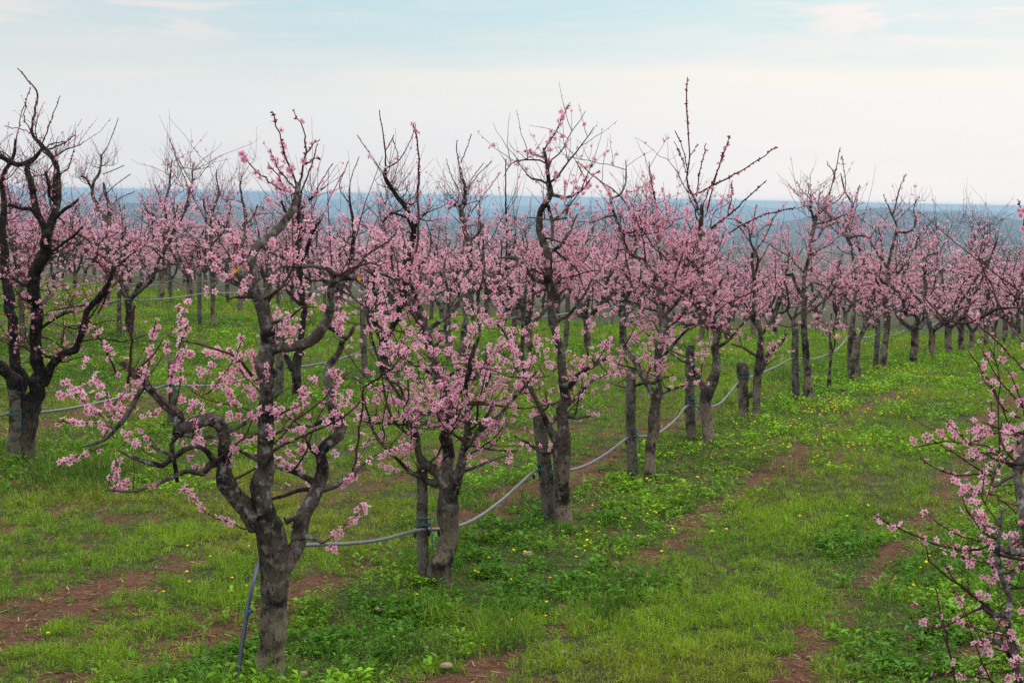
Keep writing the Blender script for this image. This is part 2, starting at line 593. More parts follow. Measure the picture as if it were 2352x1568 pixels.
# ------------------------------------------------------------------ blossoms, buds, shoots
def flower_template(lod):
    V = []; T = []; Wt = []
    if lod == 0:
        for k in range(5):
            a = k * 2 * math.pi / 5
            da = 0.56
            i0 = len(V)
            V += [(0.06 * math.cos(a), 0.06 * math.sin(a), 0.0),
                  (0.62 * math.cos(a - da), 0.62 * math.sin(a - da), 0.16),
                  (1.0 * math.cos(a), 1.0 * math.sin(a), 0.30),
                  (0.62 * math.cos(a + da), 0.62 * math.sin(a + da), 0.22),
                  (0.55 * math.cos(a), 0.55 * math.sin(a), 0.10)]
            Wt += [0.0, 0.80, 1.0, 0.80, 0.52]
            T += [(i0, i0 + 1, i0 + 4), (i0 + 1, i0 + 2, i0 + 4), (i0 + 2, i0 + 3, i0 + 4), (i0 + 3, i0, i0 + 4)]
        i0 = len(V)      # stamens in the throat
        for k in range(4):
            a = k * math.pi / 2 + 0.3
            V.append((0.20 * math.cos(a), 0.20 * math.sin(a), 0.16)); Wt.append(-0.4)
        V.append((0, 0, 0.10)); Wt.append(-0.2)
        for k in range(4):
            T.append((i0 + k, i0 + (k + 1) % 4, i0 + 4))
        i0 = len(V)      # calyx behind
        for k in range(3):
            a = k * 2 * math.pi / 3
            V.append((0.20 * math.cos(a), 0.20 * math.sin(a), 0.0)); Wt.append(-1.0)
        V.append((0, 0, -0.45)); Wt.append(-1.0)
        for k in range(3):
            T.append((i0 + (k + 1) % 3, i0 + k, i0 + 3))
    else:
        V.append((0, 0, 0)); Wt.append(0.12)
        for k in range(5):
            a = k * 2 * math.pi / 5
            V.append((math.cos(a), math.sin(a), 0.30)); Wt.append(1.0)
        for k in range(5):
            T.append((0, 1 + k, 1 + (k + 1) % 5))
    return np.array(V), np.array(T), np.array(Wt)


FT = {0: flower_template(0), 1: flower_template(1)}
BUDV = np.array([(0, 0, -0.6), (0.42, 0, 0), (0, 0.42, 0), (-0.42, 0, 0), (0, -0.42, 0), (0, 0, 0.75)])
BUDT = np.array([(0, 2, 1), (0, 3, 2), (0, 4, 3), (0, 1, 4), (5, 1, 2), (5, 2, 3), (5, 3, 4), (5, 4, 1)])


def frames(N, rng):
    N = unit(N)
    ref = rng.normal(size=N.shape)
    U = unit(np.cross(N, ref)); Vv = np.cross(N, U)
    return U, Vv, N


def add_flowers(acc, C, N, size, tone, rng, lod):
    """tone 0 = deep pink .. 1 = almost white"""
    if len(C) == 0: return
    V, T, w = FT[lod]
    U, B, N = frames(N, rng)
    cup = rng.uniform(0.3, 1.7, (len(C), 1, 1))
    VV = np.repeat(V[None], len(C), 0)
    VV = VV * np.where(np.arange(3) == 2, cup, 1.0)
    jit = 1 + rng.uniform(-0.16, 0.16, VV.shape)
    VV = VV * jit
    P = C[:, None] + size[:, None, None] * (VV[..., 0:1] * U[:, None] + VV[..., 1:2] * B[:, None] + VV[..., 2:3] * N[:, None])
    outer = np.array([0.91, 0.53, 0.69])[None] * (1 - tone[:, None]) + np.array([0.92, 0.78, 0.84])[None] * tone[:, None]
    inner = np.array([0.55, 0.035, 0.12])[None] * (1 - 0.35 * tone[:, None]) + np.array([0.7, 0.3, 0.4])[None] * 0.35 * tone[:, None]
    ww = np.clip(w, 0, 1)[None, :, None]
    ww = ww ** 1.1
    c = inner[:, None] * (1 - ww) + outer[:, None] * ww
    neg = w[None, :, None]
    c = np.where(neg < -0.9, np.array([0.13, 0.025, 0.035]), np.where(neg < -0.3, np.array([0.60, 0.22, 0.26]), c))
    Tt = (T[None] + (np.arange(len(C)) * len(V))[:, None, None]).reshape(-1, 3)
    acc.add(P.reshape(-1, 3), None, Tt, c.reshape(-1, 3))


def add_buds(acc, C, N, size, col, rng):
    if len(C) == 0: return
    U, B, N = frames(N, rng)
    P = C[:, None] + size[:, None, None] * (BUDV[None, :, 0:1] * U[:, None] + BUDV[None, :, 1:2] * B[:, None] + BUDV[None, :, 2:3] * N[:, None])
    shade = np.ones((1, 6, 1)); shade[0, 0] = 0.35  # base end of the bud darker than its sides and tip
    c = np.broadcast_to(col[:, None, :], P.shape) * shade
    Tt = (BUDT[None] + (np.arange(len(C)) * 6)[:, None, None]).reshape(-1, 3)
    acc.add(P.reshape(-1, 3), None, Tt, c.reshape(-1, 3))


def grow_shoots(starts, dirs, lens, rng, K=6, up=0.35, wob=0.12):
    """curved one-year shoots, (S,K,3)"""
    S = len(starts)
    P = np.zeros((S, K, 3)); P[:, 0] = starts
    d = unit(dirs)
    step = (lens / (K - 1))[:, None]
    for k in range(1, K):
        d = unit(d + np.array([0, 0, up / K]) + rng.normal(0, wob, (S, 3)))
        P[:, k] = P[:, k - 1] + d * step
    return P


def shoot_nodes(P, spacing, rng):
    """points and outward directions along shoots (S,K,3)"""
    S, K, _ = P.shape
    L = np.linalg.norm(P[:, 1:] - P[:, :-1], axis=-1).sum(1)
    cnt = np.maximum(1, (L / spacing).astype(int))
    sid = np.repeat(np.arange(S), cnt)
    t = rng.uniform(0.03, 1.0, len(sid)) ** 0.85
    f = t * (K - 1)
    k = np.minimum(f.astype(int), K - 2); fr = (f - k)[:, None]
    A = P[sid, k]; Bq = P[sid, k + 1]
    C = A * (1 - fr) + Bq * fr
    T = unit(Bq - A)
    R = rng.normal(size=C.shape)
    R = unit(R - (R * T).sum(-1, keepdims=True) * T * 0.8 + T * 0.25)
    return C, R, t, sid


class Style:
    def __init__(s, **k):
        s.lat = 2.2; s.latlen = (0.35, 0.85); s.sh = 8.0; s.shlen = (0.12, 0.5); s.fl = 0.5; s.bud = 0.3; s.space = 0.034
        s.lod = 0; s.tone = (0.15, 0.25); s.size = 0.0215; s.lo = 0.55; s.hi = 2.3; s.hi2 = 3.1; s.budcol = (0.64, 0.17, 0.30); s.topsh = 1.2; s.topn = 1.0; s.shootbud = 1.6
        s.budsize = 0.0115; s.thin = 1.0
        s.__dict__.update(k)


def dress(limbs, traced, zb, st, rng, tw, bl, tall=0):
    """laterals, shoots and blossoms on a skeleton.  limbs: list of (pts, radii); traced: list of (pts, radii, flower factor)"""
    src = []
    LP, LR = [], []
    for pts, rad in limbs:
        seg = np.linalg.norm(np.diff(pts, axis=0), axis=1); L = seg.sum()
        cum = np.concatenate([[0], np.cumsum(seg)]) / max(L, 1e-6)
        src.append((pts, rad, cum, L, 1.0))
        n = rng.poisson(st.lat * L)
        for _ in range(n):
            t = rng.uniform(0.18, 1.0)
            p = np.array([np.interp(t, cum, pts[:, k]) for k in range(3)])
            r = np.interp(t, cum, rad)
            if p[2] - zb < st.lo * 0.9: continue
            az_ = rng.uniform(0, 2 * math.pi); e_ = rng.uniform(-0.15, 1.0)
            d = np.array([math.cos(az_) * math.cos(e_), math.sin(az_) * math.cos(e_), math.sin(e_)])
            ll = rng.uniform(*st.latlen) * (1.0 if p[2] - zb < 2.2 else 0.75)
            q = grow_shoots(p[None], d[None], np.array([ll]), rng, 8, 0.5, 0.22)[0]
            rr = np.linspace(min(r * 0.55, 0.011), 0.0032, 8)
            LP.append(q); LR.append(rr)
            src.append((q, rr, np.linspace(0, 1, 8), ll, 1.25))
    if LP:
        V, q = tubes(np.array(LP), np.array(LR), 4)
        tw.add(V, q)
    S0, D0, L0 = [], [], []
    for pts, rad, cum, L, m in src:
        n = rng.poisson(st.sh * L * m * (st.topn if np.mean(pts[:, 2]) - zb > 2.3 else 1.0))
        if n == 0: continue
        t = rng.uniform(0.1, 1.0, n)
        P = np.stack([np.interp(t, cum, pts[:, k]) for k in range(3)], -1)
        r = np.interp(t, cum, rad)
        h = P[:, 2] - zb
        ok = (h > st.lo) & (r < 0.05)
        P = P[ok]; h = h[ok]; n = len(P)
        if n == 0: continue
        az_ = rng.uniform(0, 2 * math.pi, n); e_ = rng.uniform(-0.35, 1.25, n)
        e_ = np.where(h > 2.1, np.abs(e_) * 0.8 + 0.40, e_)
        d = np.stack([np.cos(az_) * np.cos(e_), np.sin(az_) * np.cos(e_), np.sin(e_)], -1)
        ll = rng.uniform(st.shlen[0], st.shlen[1], n)
        ll = ll * np.where((h > 2.2) & (e_ > 0.6), st.topsh * rng.uniform(0.8, 1.9, n), 1.0)
        S0.append(P); D0.append(d); L0.append(ll)
    Pn, Rn, hn, fac = [], [], [], []
    if S0:
        S0 = np.concatenate(S0); D0 = np.concatenate(D0); L0 = np.concatenate(L0)
        P = grow_shoots(S0, D0, L0, rng)
        R = np.linspace(1, 0.38, 6)[None] * (0.0016 + 0.0046 * np.clip(L0, 0, 0.7))[:, None] * st.thin
        V, q = tubes(P, R, 3); tw.add(V, q)
        C, N, t, sid = shoot_nodes(P, st.space, rng)
        Pn.append(C); Rn.append(N); fac.append(np.where(rng.random(len(P)) < 0.30, 0.12, rng.uniform(0.6, 1.7, len(P)))[sid])
    for pts, rad, ff in traced:
        C, N, t, sid = shoot_nodes(pts[None], 0.021, rng)
        Pn.append(C); Rn.append(N); fac.append(np.full(len(C), -ff))
    if not Pn: return
    C = np.concatenate(Pn); N = np.concatenate(Rn); fac = np.concatenate(fac)
    h = C[:, 2] - zb
    hd = sst(h, st.lo * 0.6, st.lo * 1.3) * (1 - 0.86 * sst(h, st.hi, st.hi2))
    pf = np.where(fac < 0, -fac, st.fl * hd * fac)
    pb = np.where(fac < 0, np.maximum(0.25, 0.6 + fac), st.bud * (0.6 + 0.4 * hd))
    u = rng.random(len(C))
    isf = u < pf
    isb = (~isf) & (u < pf + pb)
    C = C + N * 0.006
    dup = isf & (rng.random(len(C)) < 0.62)          # flowers come in twos and threes
    dup2 = dup & (rng.random(len(C)) < 0.45)
    Cf = np.concatenate([C[isf], C[dup] + rng.normal(0, 0.011, (dup.sum(), 3)), C[dup2] + rng.normal(0, 0.012, (dup2.sum(), 3))])
    Nq = np.concatenate([N[isf], N[dup] + rng.normal(0, 0.5, (dup.sum(), 3)), N[dup2] + rng.normal(0, 0.5, (dup2.sum(), 3))])
    nf = len(Cf)
    Nf = unit(Nq + rng.normal(0, 0.45, (nf, 3)) + np.array([0, -0.25, 0.0]))
    tone = np.clip(np.where(rng.random(nf) < 0.28, rng.uniform(0.65, 1.0, nf), rng.normal(st.tone[0] - 0.12, st.tone[1], nf)), 0, 1)
    add_flowers(bl, Cf + Nf * 0.008, Nf, st.size * rng.uniform(0.72, 1.12, nf), tone, rng, st.lod)
    nb_ = isb.sum()
    onshoot = (fac < 0)[isb]
    hb = h[isb]
    bc = np.array(st.budcol)[None] * rng.uniform(0.6, 1.25, (nb_, 1))
    darkb = rng.random(nb_) < np.where(hb > st.hi2 - 0.3, 0.45, 0.25)
    bc = np.where(darkb[:, None], np.array([[0.13, 0.035, 0.045]]), bc)
    add_buds(bl, C[isb], N[isb], st.budsize * rng.uniform(0.6, 1.25, nb_) * np.where(darkb & ~onshoot, 0.75, 1.0) * np.where(onshoot, st.shootbud, 1.0), np.clip(bc, 0, 1), rng)


def limb_mesh(name, pts, rad, n=9, lump=0.16, seed=0):
    V, q = tubes(pts[None], rad[None], n, lump, seed)
    a = Acc(); a.add(V, q, capfan(len(pts), n))
    return a.mesh(name, True)


def px_limb(spec):
    return [tuple(float(x) for x in p.split(',')) for p in spec.split()]


TREES = {}


def traced_tree(name_label, Y0, limbs, shoots, st, seed, cat="tree", group="peach trees of the orchard", cuts=(), trunk_n=14, depths={}, barks=None):
    """a tree laid out limb by limb.  limbs: strings 'x,y,width ...' in photo pixels at the tree's distance, first one the trunk"""
    rng = np.random.default_rng(seed)
    k_ = Y0 / F
    base = px_limb(limbs[0])[0]
    B = at(base[0], base[1], Y0)
    zb = B[2]
    root = obj("peach_tree", None, None, None, name_label, cat, group)
    root.location = (B[0], B[1], zb)
    known = []

    def lay(spec, first=False, depth=None):
        pts = px_limb(spec)
        xy = np.array([p[:2] for p in pts]); w = np.array([p[2] for p in pts])
        seg = np.linalg.norm(np.diff(xy, axis=0), axis=1) * k_
        cum = np.concatenate([[0], np.cumsum(seg)])
        d0 = 0.0
        if known:
            kk = np.concatenate(known)
            dd = np.hypot(kk[:, 0] - xy[0, 0], kk[:, 1] - xy[0, 1])
            i = dd.argmin()
            if dd[i] < 60: d0 = kk[i, 2]
        if first:
            dy = np.zeros(len(pts))
        else:
            end = rng.uniform(0.25, 0.62) * rng.choice([-1, 1]) * min(cum[-1], 1.4)
            if depth is not None: end = depth
            dy = d0 + end * (cum / max(cum[-1], 1e-6)) ** 1.1
        known.append(np.stack([xy[:, 0], xy[:, 1], dy], -1))
        P = np.array([at(x, y, Y0 + e) for (x, y), e in zip(xy, dy)])
        R = w * 0.5 * (Y0 + dy) / F
        Q = catmull(np.concatenate([P, R[:, None]], 1), 0.045)
        if not first and len(Q) > 6 and w.max() > 5:
            n_ = len(Q); ii = np.arange(n_)
            env = np.minimum(1, np.minimum(ii, n_ - 1 - ii) / 4.0)
            for a_ in range(3):
                kink = np.interp(ii, ii[::3], rng.normal(0, 1, len(ii[::3])))
                Q[:, a_] += kink * env * Q[:, 3] * 0.26
            for _ in range(rng.poisson(n_ * 0.09)):
                c_ = rng.integers(2, n_ - 1)
                Q[:, 3] *= 1 + rng.uniform(0.06, 0.26) * np.exp(-((ii - c_) / rng.uniform(0.7, 1.3)) ** 2)
        return Q[:, :3], np.maximum(Q[:, 3], 0.0012)

    sk = []
    for i, s in enumerate(limbs):
        pts, rad = lay(s, i == 0, depths.get(i))
        if i == 0:     # flare and root into the ground
            low = pts[0] - np.array([0, 0, 0.12])
            pts = np.vstack([low, pts]); rad = np.concatenate([[rad[0] * 1.22], rad])
            nfl = min(6, len(rad) - 1)
            rad[1:1 + nfl] *= np.linspace(1.16, 1.0, nfl)
        else:
            sk.append((pts, rad))
        big = rad.max() > 0.011
        rel = pts - np.array(root.location)
        me = limb_mesh("trunk" if i == 0 else "limb", rel, rad, trunk_n if i == 0 else (10 if big else 6), 0.17 if i == 0 else 0.15, seed + i * 3)
        obj("trunk" if i == 0 else "limb", me, (barks or (M_TRUNK, M_LIMB))[0 if i == 0 else 1], root)
    tw, bl = Acc(), Acc()
    tr = []
    SP_, SR_ = [], []
    for ff, s in shoots:
        pts, rad = lay(s)
        n = 14
        t = np.linspace(0, 1, n); tt = np.linspace(0, 1, len(pts))
        pts = np.stack([np.interp(t, tt, pts[:, k]) for k in range(3)], -1)
        pts[1:-1] += rng.normal(0, 0.004, (n - 2, 3))
        rad = np.interp(t, tt, rad)
        SP_.append(pts); SR_.append(rad)
        tr.append((pts, rad, ff))
    if SP_:
        V, q = tubes(np.array(SP_), np.array(SR_), 4); tw.add(V, q)
    dress(sk, tr, zb, st, rng, tw, bl)
    loc = np.array(root.location)
    for a in (tw, bl):
        a.v = [v - loc.astype(np.float32) for v in a.v]
    if tw.n: obj("twigs", tw.mesh("twigs"), M_TWIG, root)
    if bl.n: obj("blossoms", bl.mesh("blossoms"), M_PETAL, root)
    for li in cuts:
        pts, rad = sk[li - 1]
        N = unit(unit(pts[-1] - pts[-3]) + np.array([0, -0.35, 0])); r = rad[-1] * 0.97
        C = pts[-1] - loc + N * 0.003
        U = unit(np.cross(N, [0, 0, 1.0])); Bv = np.cross(N, U)
        a = np.arange(14) * 2 * math.pi / 14
        ring = C + r * (np.cos(a)[:, None] * U + np.sin(a)[:, None] * Bv)
        ring2 = ring - N * 0.03
        V = np.vstack([ring, ring2, C[None] + N * 0.001])
        q = [[j, (j + 1) % 14, 14 + (j + 1) % 14, 14 + j] for j in range(14)]
        t = [[j, (j + 1) % 14, 28] for j in range(14)]
        me = mk_mesh("pruning_cut", V, np.array(q), np.array(t))
        obj("pruning_cut", me, M_CUT, root)
    return root


DENSE = dict(lat=4.0, latlen=(0.35, 1.0), sh=8.8, fl=0.72, bud=0.30, space=0.042, size=0.023, topsh=0.7, topn=1.2)

# ---- the near tree left of the middle
traced_tree("nearest peach tree with thick forked trunk and a sawn-off orange limb end", 12.05, [
    "622,1566,66 622,1500,63 628,1420,61 630,1330,67 630,1275,70 622,1225,68 612,1195,60",
    "640,1310,50 662,1285,40 685,1243,38 695,1193,36 715,1153,33 732,1109,32 740,1085,30 738,1060,27 736,1040,26 756,1022,26 776,1001,27 779,979,26 769,954,23 761,924,21 756,884,20 754,834,17",
    "614,1215,56 606,1165,48 600,1125,45 604,1059,40 608,984,39 610,909,35 613,846,35 612,796,36 610,730,33 606,690,34 588,670,31 568,645,29 545,620,28",
    "590,1215,40 570,1170,46 545,1146,42 522,1109,40 515,1071,34 515,1034,30 511,995,30 502,968,30 475,959,30 445,969,33 425,981,32 408,994,30",
    "598,680,20 582,655,20 577,610,20 584,572,21 613,547,22 643,520,20 668,487,18 680,457,15 685,420,14",
    "622,806,22 640,799,22 680,796,25 713,787,26 738,760,26 757,728,22 763,692,18 760,662,17 764,635,16 748,614,12 730,611,9 688,613,7 660,613,5",
    "764,645,17 795,637,16 824,637,15",
    "736,755,14 753,749,13 775,762,12 795,777,11 806,764,10 812,750,9",
    "752,840,17 764,829,16 781,804,14 786,784,13 797,772,12",
    "410,998,30 407,954,24 385,934,22 357,906,21 332,884,20 307,861,18 295,844,16 277,833,12",
    "327,892,12 307,924,11 287,959,11 265,984,10 240,1009,9 192,1024,7",
    "405,1000,16 394,1016,12 400,1054,11 407,1106,9",
    "492,1062,16 475,1036,13 450,1024,12 425,1031,12 390,1054,14 372,1069,13 337,1061,11 300,1046,9 270,1034,5",
    "506,1060,22 480,1069,14 465,1089,11 435,1081,11 400,1094,11 345,1116,10 300,1129,7 245,1124,6",
    "397,1045,10 362,1031,9 342,1016,7",
    "420,996,12 462,1006,10 500,999,8 537,986,9 565,971,9",
    "736,1122,22 763,1117,16 783,1108,14 805,1091,11 838,1061,7 872,1037,5",
    "730,1112,18 708,1100,13 670,1082,12 640,1072,11 615,1062,9",
    "722,1125,14 698,1124,10 668,1134,10 625,1145,7",
    "764,962,10 742,966,9 713,979,8 670,979,7 628,999,6",
    "734,1045,11 720,1038,10 708,1019,9 695,991,7",
    "672,1235,22 700,1232,16 722,1236,12 742,1246,9",
    "606,1064,11 580,1050,10 545,1030,9",
    "655,1195,22 672,1190,13 700,1180,9",
    "618,850,20 630,858,22 640,852,10",
], [
    (0.0, "294,884,7 300,800,6 310,702,5"),
    (0.12, "268,862,7 237,789,5 205,735,4 190,722,3"),
    (0.10, "686,424,7 694,400,6 702,354,5 699,307,4 685,273,3 675,250,2"),
    (0.12, "702,352,4 718,332,3 735,320,2"),
    (0.12, "700,378,4 715,370,3 733,362,2"),
    (0.55, "682,428,6 675,408,5 658,367,4 648,327,3 631,280,3 625,256,2"),
    (0.50, "676,432,5 658,410,4 638,387,4 630,365,3 621,344,2"),
    (0.45, "674,446,6 658,441,5 621,418,4 578,381,3 551,350,2"),
    (0.25, "670,450,4 640,410,3 615,372,2"),
    (0.05, "806,1090,6 818,1050,6 826,970,6 835,889,5"),
    (0.30, "835,889,5 860,872,5 888,856,4 920,820,3 938,796,2"),
    (0.75, "390,935,4 388,900,4 398,850,3 415,790,3 430,750,2"),
    (0.75, "330,884,4 345,820,3 352,760,3 358,735,2"),
    (0.60, "400,940,4 415,860,3 420,780,3 408,705,2"),
    (0.8, "300,930,4 260,960,4 215,945,3 175,905,3 140,862,2"),
    (0.8, "262,985,4 230,972,3 180,972,3 130,968,2"),
    (0.7, "250,1018,3 220,1030,3 190,1045,2 145,1060,2"),
    (0.75, "260,1130,3 270,1100,3 262,1070,2"), (0.8, "300,1128,3 285,1105,2 250,1095,2"),
    (0.8, "565,1215,4 520,1198,3 480,1180,3 450,1150,2 425,1120,2"),
    (0.7, "735,1248,4 765,1235,3 800,1200,3 840,1160,2"),
    (0.7, "470,905,3 500,880,3 540,820,3 560,775,2"), (0.75, "560,968,4 540,930,3 520,890,2 505,850,2"),
    (0.7, "610,920,4 580,880,3 550,850,3 530,805,2"), (0.8, "615,960,4 655,945,4 690,930,3 722,900,2"),
    (0.8, "615,880,4 590,840,3 575,800,2"), (0.7, "700,980,3 690,1040,2 685,1100,2"),
    (0.55, "575,600,4 540,560,3 520,530,3 500,505,2"), (0.6, "560,650,4 520,640,3 480,610,3 425,620,2"),
    (0.7, "660,820,4 650,780,3 665,730,2"),
], Style(lat=1.4, sh=6.0, fl=0.66, bud=0.3, hi=2.2, hi2=3.3, shlen=(0.10, 0.45), tone=(0.40, 0.28), space=0.032, size=0.024, budsize=0.011), 11,
    cuts=[2, 6, 11], depths={2: -0.42})

# ---- second tree of the hose row
traced_tree("densely flowering peach tree with a bowed trunk, second in the hose row", 15.0, [
    "1019,1356,50 1008,1311,54 1022,1270,46 1033,1227,44 1029,1183,50 1029,1153,48 1031,1120,46",
    "1028,1130,40 1025,1079,31 1028,1034,27 1028,984,26 1025,934,27 1018,884,24 998,834,22 985,796,20 973,754,18 956,704,19 943,662,17 936,629,13",
    "1038,1140,30 1048,1104,26 1058,1054,18 1068,1009,16 1072,974,14 1071,930,11 1070,884,9 1078,830,7 1090,790,5",
    "1020,1100,28 998,1076,24 968,1054,18 960,1009,14 953,984,14 940,972,11 930,934,7 920,891,7 900,876,6 878,866,5",
    "952,978,7 970,966,7 995,971,6 1030,999,4",
    "1005,1110,24 985,1107,16 968,1096,12 938,1079,10 908,1051,7 880,1035,4",
    "1015,1084,14 1040,1084,11 1063,1081,9 1113,1064,7 1163,1044,5 1200,1030,3",
    "1060,1030,10 1080,1022,8 1100,1026,7 1150,1034,5 1190,1035,3",
    "980,757,11 1010,738,10 1038,717,9 1055,690,8 1068,669,7",
    "1012,854,10 1025,862,9 1045,856,8 1058,846,6",
    "940,640,10 915,640,8 890,632,7 850,624,5",
    "1062,1040,9 1090,1000,8 1115,960,7 1135,930,5",
    "1040,985,8 1080,940,7 1110,900,6 1130,850,4", "1015,880,8 980,850,7 940,830,6 900,790,4",
    "1024,930,9 1060,900,8 1100,850,7 1130,800,5",
    "1070,890,9 1086,820,8 1102,750,7 1097,690,6 1112,620,4 1108,570,3",
    "930,930,8 898,880,7 868,820,6 850,760,5 838,690,4",
    "985,796,10 960,745,8 930,690,7 905,640,6 900,590,4 912,540,3",
    "1090,1000,8 1140,960,8 1190,905,7 1235,850,5", "908,1050,7 868,1010,6 845,950,5 828,890,4", "990,810,9 1020,760,7 1030,690,6 1020,620,5 1035,550,3",
    "960,1010,8 915,980,7 890,930,6 880,880,4",
], [
    (0.05, "938,632,9 945,607,7 958,567,6 962,504,5 960,442,5 962,394,4 959,327,3 949,287,2"),
    (0.30, "958,320,3 955,305,3 949,283,2"), (0.2, "945,610,4 930,560,3 915,510,2"),
], Style(**dict(DENSE, lat=2.6, sh=7.0), hi=2.6, hi2=3.2, tone=(0.42, 0.3)), 22)

# ---- third tree
traced_tree("third hose-row peach tree, its long flowering top shoot leaning right over the hills", 17.85, [
    "1297,1202,40 1293,1170,36 1291,1109,36 1291,1059,40 1291,1021,40 1293,990,32",
    "1293,1005,30 1294,960,26 1296,920,25 1292,860,22 1282,800,20 1273,750,18 1266,692,20 1262,637,20 1256,587,19 1243,542,17 1240,490,14 1253,464,14 1266,442,15 1261,417,10 1257,385,8 1249,340,7",
    "1280,1010,26 1262,985,16 1252,960,13 1238,930,12 1215,885,12 1203,850,13 1201,809,10 1201,760,9 1203,717,9 1208,654,7",
    "1262,650,14 1248,649,12 1228,637,11 1216,622,11 1206,604,10 1178,592,8 1150,592,5",
    "1266,447,9 1280,450,8 1301,454,7 1326,444,6 1346,427,5 1348,420,4 1335,394,3 1323,370,2",
    "1258,470,9 1264,490,8 1268,520,8 1268,554,6", "1266,506,6 1285,503,5 1300,500,5 1303,470,5",
    "1258,582,11 1270,575,9 1286,564,8 1308,534,6 1326,492,4",
    "1262,975,12 1280,955,10 1306,930,9 1336,899,9 1366,871,8 1411,859,5",
    "1300,900,13 1326,864,12 1351,844,11 1396,821,8",
    "1280,1030,12 1250,1040,9 1215,1020,7 1180,1000,5", "1288,950,10 1320,960,7 1355,955,4",
    "1275,740,9 1310,720,7 1340,680,5 1360,640,4", "1203,800,8 1170,780,7 1140,740,5",
], [
    (0.75, "1252,342,5 1262,325,4 1278,300,4 1295,263,3 1308,236,2"),
    (0.55, "1254,362,4 1235,357,4 1220,352,3 1203,347,2"),
    (0.8, "1258,400,3 1262,380,3 1260,362,2"),
    (0.5, "1346,427,3 1360,405,2 1378,392,2"),
], Style(**dict(DENSE, lat=3.2, sh=7.6), hi=2.6, hi2=3.5, tone=(0.36, 0.3)), 33)

# ---- fourth tree
traced_tree("peach tree with an upright stem beside a ridged post, fourth in the hose row", 20.6, [
    "1493,1086,26 1493,1050,24 1496,1015,25 1501,990,27 1501,964,30 1506,934,23 1508,905,27",
    "1506,912,16 1486,884,14 1471,856,13 1458,829,12 1438,804,10 1428,770,9 1430,720,8 1440,680,8 1451,654,7 1428,619,6",
    "1512,915,20 1513,880,15 1511,834,18 1518,784,18 1523,729,15 1518,679,16 1508,654,12 1498,629,11 1486,612,9 1477,594,8 1456,589,7 1441,572,7 1428,542,7 1416,499,7 1402,460,6 1421,449,5 1437,422,4 1438,392,3 1437,367,2",
    "1520,680,8 1530,640,7 1520,600,7 1513,567,7 1511,499,6 1503,452,4 1493,399,3 1491,371,2",
    "1510,905,9 1525,900,8 1546,894,6 1571,886,5 1601,885,3",
    "1515,830,8 1540,800,7 1565,770,6 1585,750,4", "1512,880,8 1480,880,7 1440,890,5 1405,880,4",
    "1520,730,9 1550,700,8 1575,660,6", "1520,690,8 1545,650,6 1560,600,5",
], [
    (0.12, "1466,510,4 1451,487,3 1419,445,3 1370,410,3 1325,371,2"),
    (0.8, "1506,462,3 1500,430,3 1494,400,2"),
    (0.3, "1437,440,3 1455,440,2 1480,425,2 1505,410,2"),
], Style(**DENSE, hi=2.5, hi2=3.4, tone=(0.33, 0.3)), 44)

# ---- fifth tree
traced_tree("peach tree with a tall thin budded shoot rising highest against the sky", 23.4, [
    "1630,1030,34 1627,1000,29 1625,975,26 1621,944,26 1621,909,29 1636,879,26 1646,846,22",
    "1645,850,20 1643,809,18 1648,754,16 1640,735,17 1628,754,17 1606,709,17 1591,674,14 1576,642,14 1574,618,12 1586,587,12 1596,567,12 1608,542,12 1611,517,11 1611,492,9 1612,472,9",
    "1622,900,20 1612,885,15 1598,861,10 1592,835,8",
    "1574,640,12 1565,600,12 1555,580,12 1553,564,12 1566,552,10",
    "1640,720,10 1632,700,9 1621,687,9 1616,632,8 1600,610,7 1586,599,6",
    "1644,780,11 1636,735,9 1626,704,9 1636,679,8 1660,640,5",
    "1626,706,8 1610,730,9 1596,742,8 1570,752,5",
    "1645,800,9 1675,780,7 1700,750,5 1720,730,3", "1604,482,7 1596,458,6 1590,447,5",
    "1612,540,6 1645,515,5 1680,490,4",
], [
    (0.02, "1601,474,5 1591,447,5 1578,417,4 1583,356,3 1577,239,3 1579,178,2"),
    (0.05, "1578,400,2.5 1565,360,2 1548,325,2"), (0.05, "1580,400,2.5 1570,345,2 1550,300,2"),
    (0.05, "1582,360,2 1595,345,2 1602,330,1.5"),
    (0.12, "1616,537,5 1676,492,4 1721,450,3 1761,414,2"),
    (0.04, "1596,447,4 1626,432,4 1701,392,3 1784,338,2"),
    (0.05, "1620,500,3 1640,420,3 1660,360,2.5 1676,311,2"), (0.05, "1600,452,3 1608,390,2.5 1622,329,2"),
    (0.06, "1612,476,3 1640,410,2.5 1672,330,2"),
    (0.6, "1672,495,3 1680,450,2.5 1682,415,2"),
    (0.05, "1640,560,3 1700,520,3 1760,492,2.5 1825,478,2"),
], Style(**DENSE, hi=2.5, hi2=3.2, tone=(0.30, 0.3), budcol=(0.45, 0.08, 0.13), shootbud=2.7), 55)

# ---- sixth, seventh, eighth, ninth
traced_tree("peach tree with black wet trunk and grey side limb right of the cut-back stump", 26.2, [
    "1738,964,22 1738,930,18 1738,900,19 1741,859,20 1746,809,17 1748,775,13",
    "1748,790,12 1747,753,10 1738,729,9 1730,709,8 1733,652,8 1726,592,8 1733,579,9",
    "1744,855,14 1752,842,14 1763,817,12 1780,798,9 1794,786,8 1806,765,6",
    "1745,760,9 1725,715,8 1713,699,6 1690,680,4", "1730,640,7 1742,600,6 1726,560,5 1721,530,5 1705,515,5 1693,507,4",
    "1747,770,8 1770,740,7 1790,700,6 1800,660,4", "1743,820,7 1710,800,6 1680,790,4",
], [
    (0.5, "1726,540,3 1732,500,2.5 1738,470,2"), (0.2, "1733,579,3 1760,540,2.5 1775,500,2"),
], Style(**DENSE, hi=2.3, hi2=3.1, tone=(0.30, 0.3), budcol=(0.5, 0.09, 0.15)), 66)
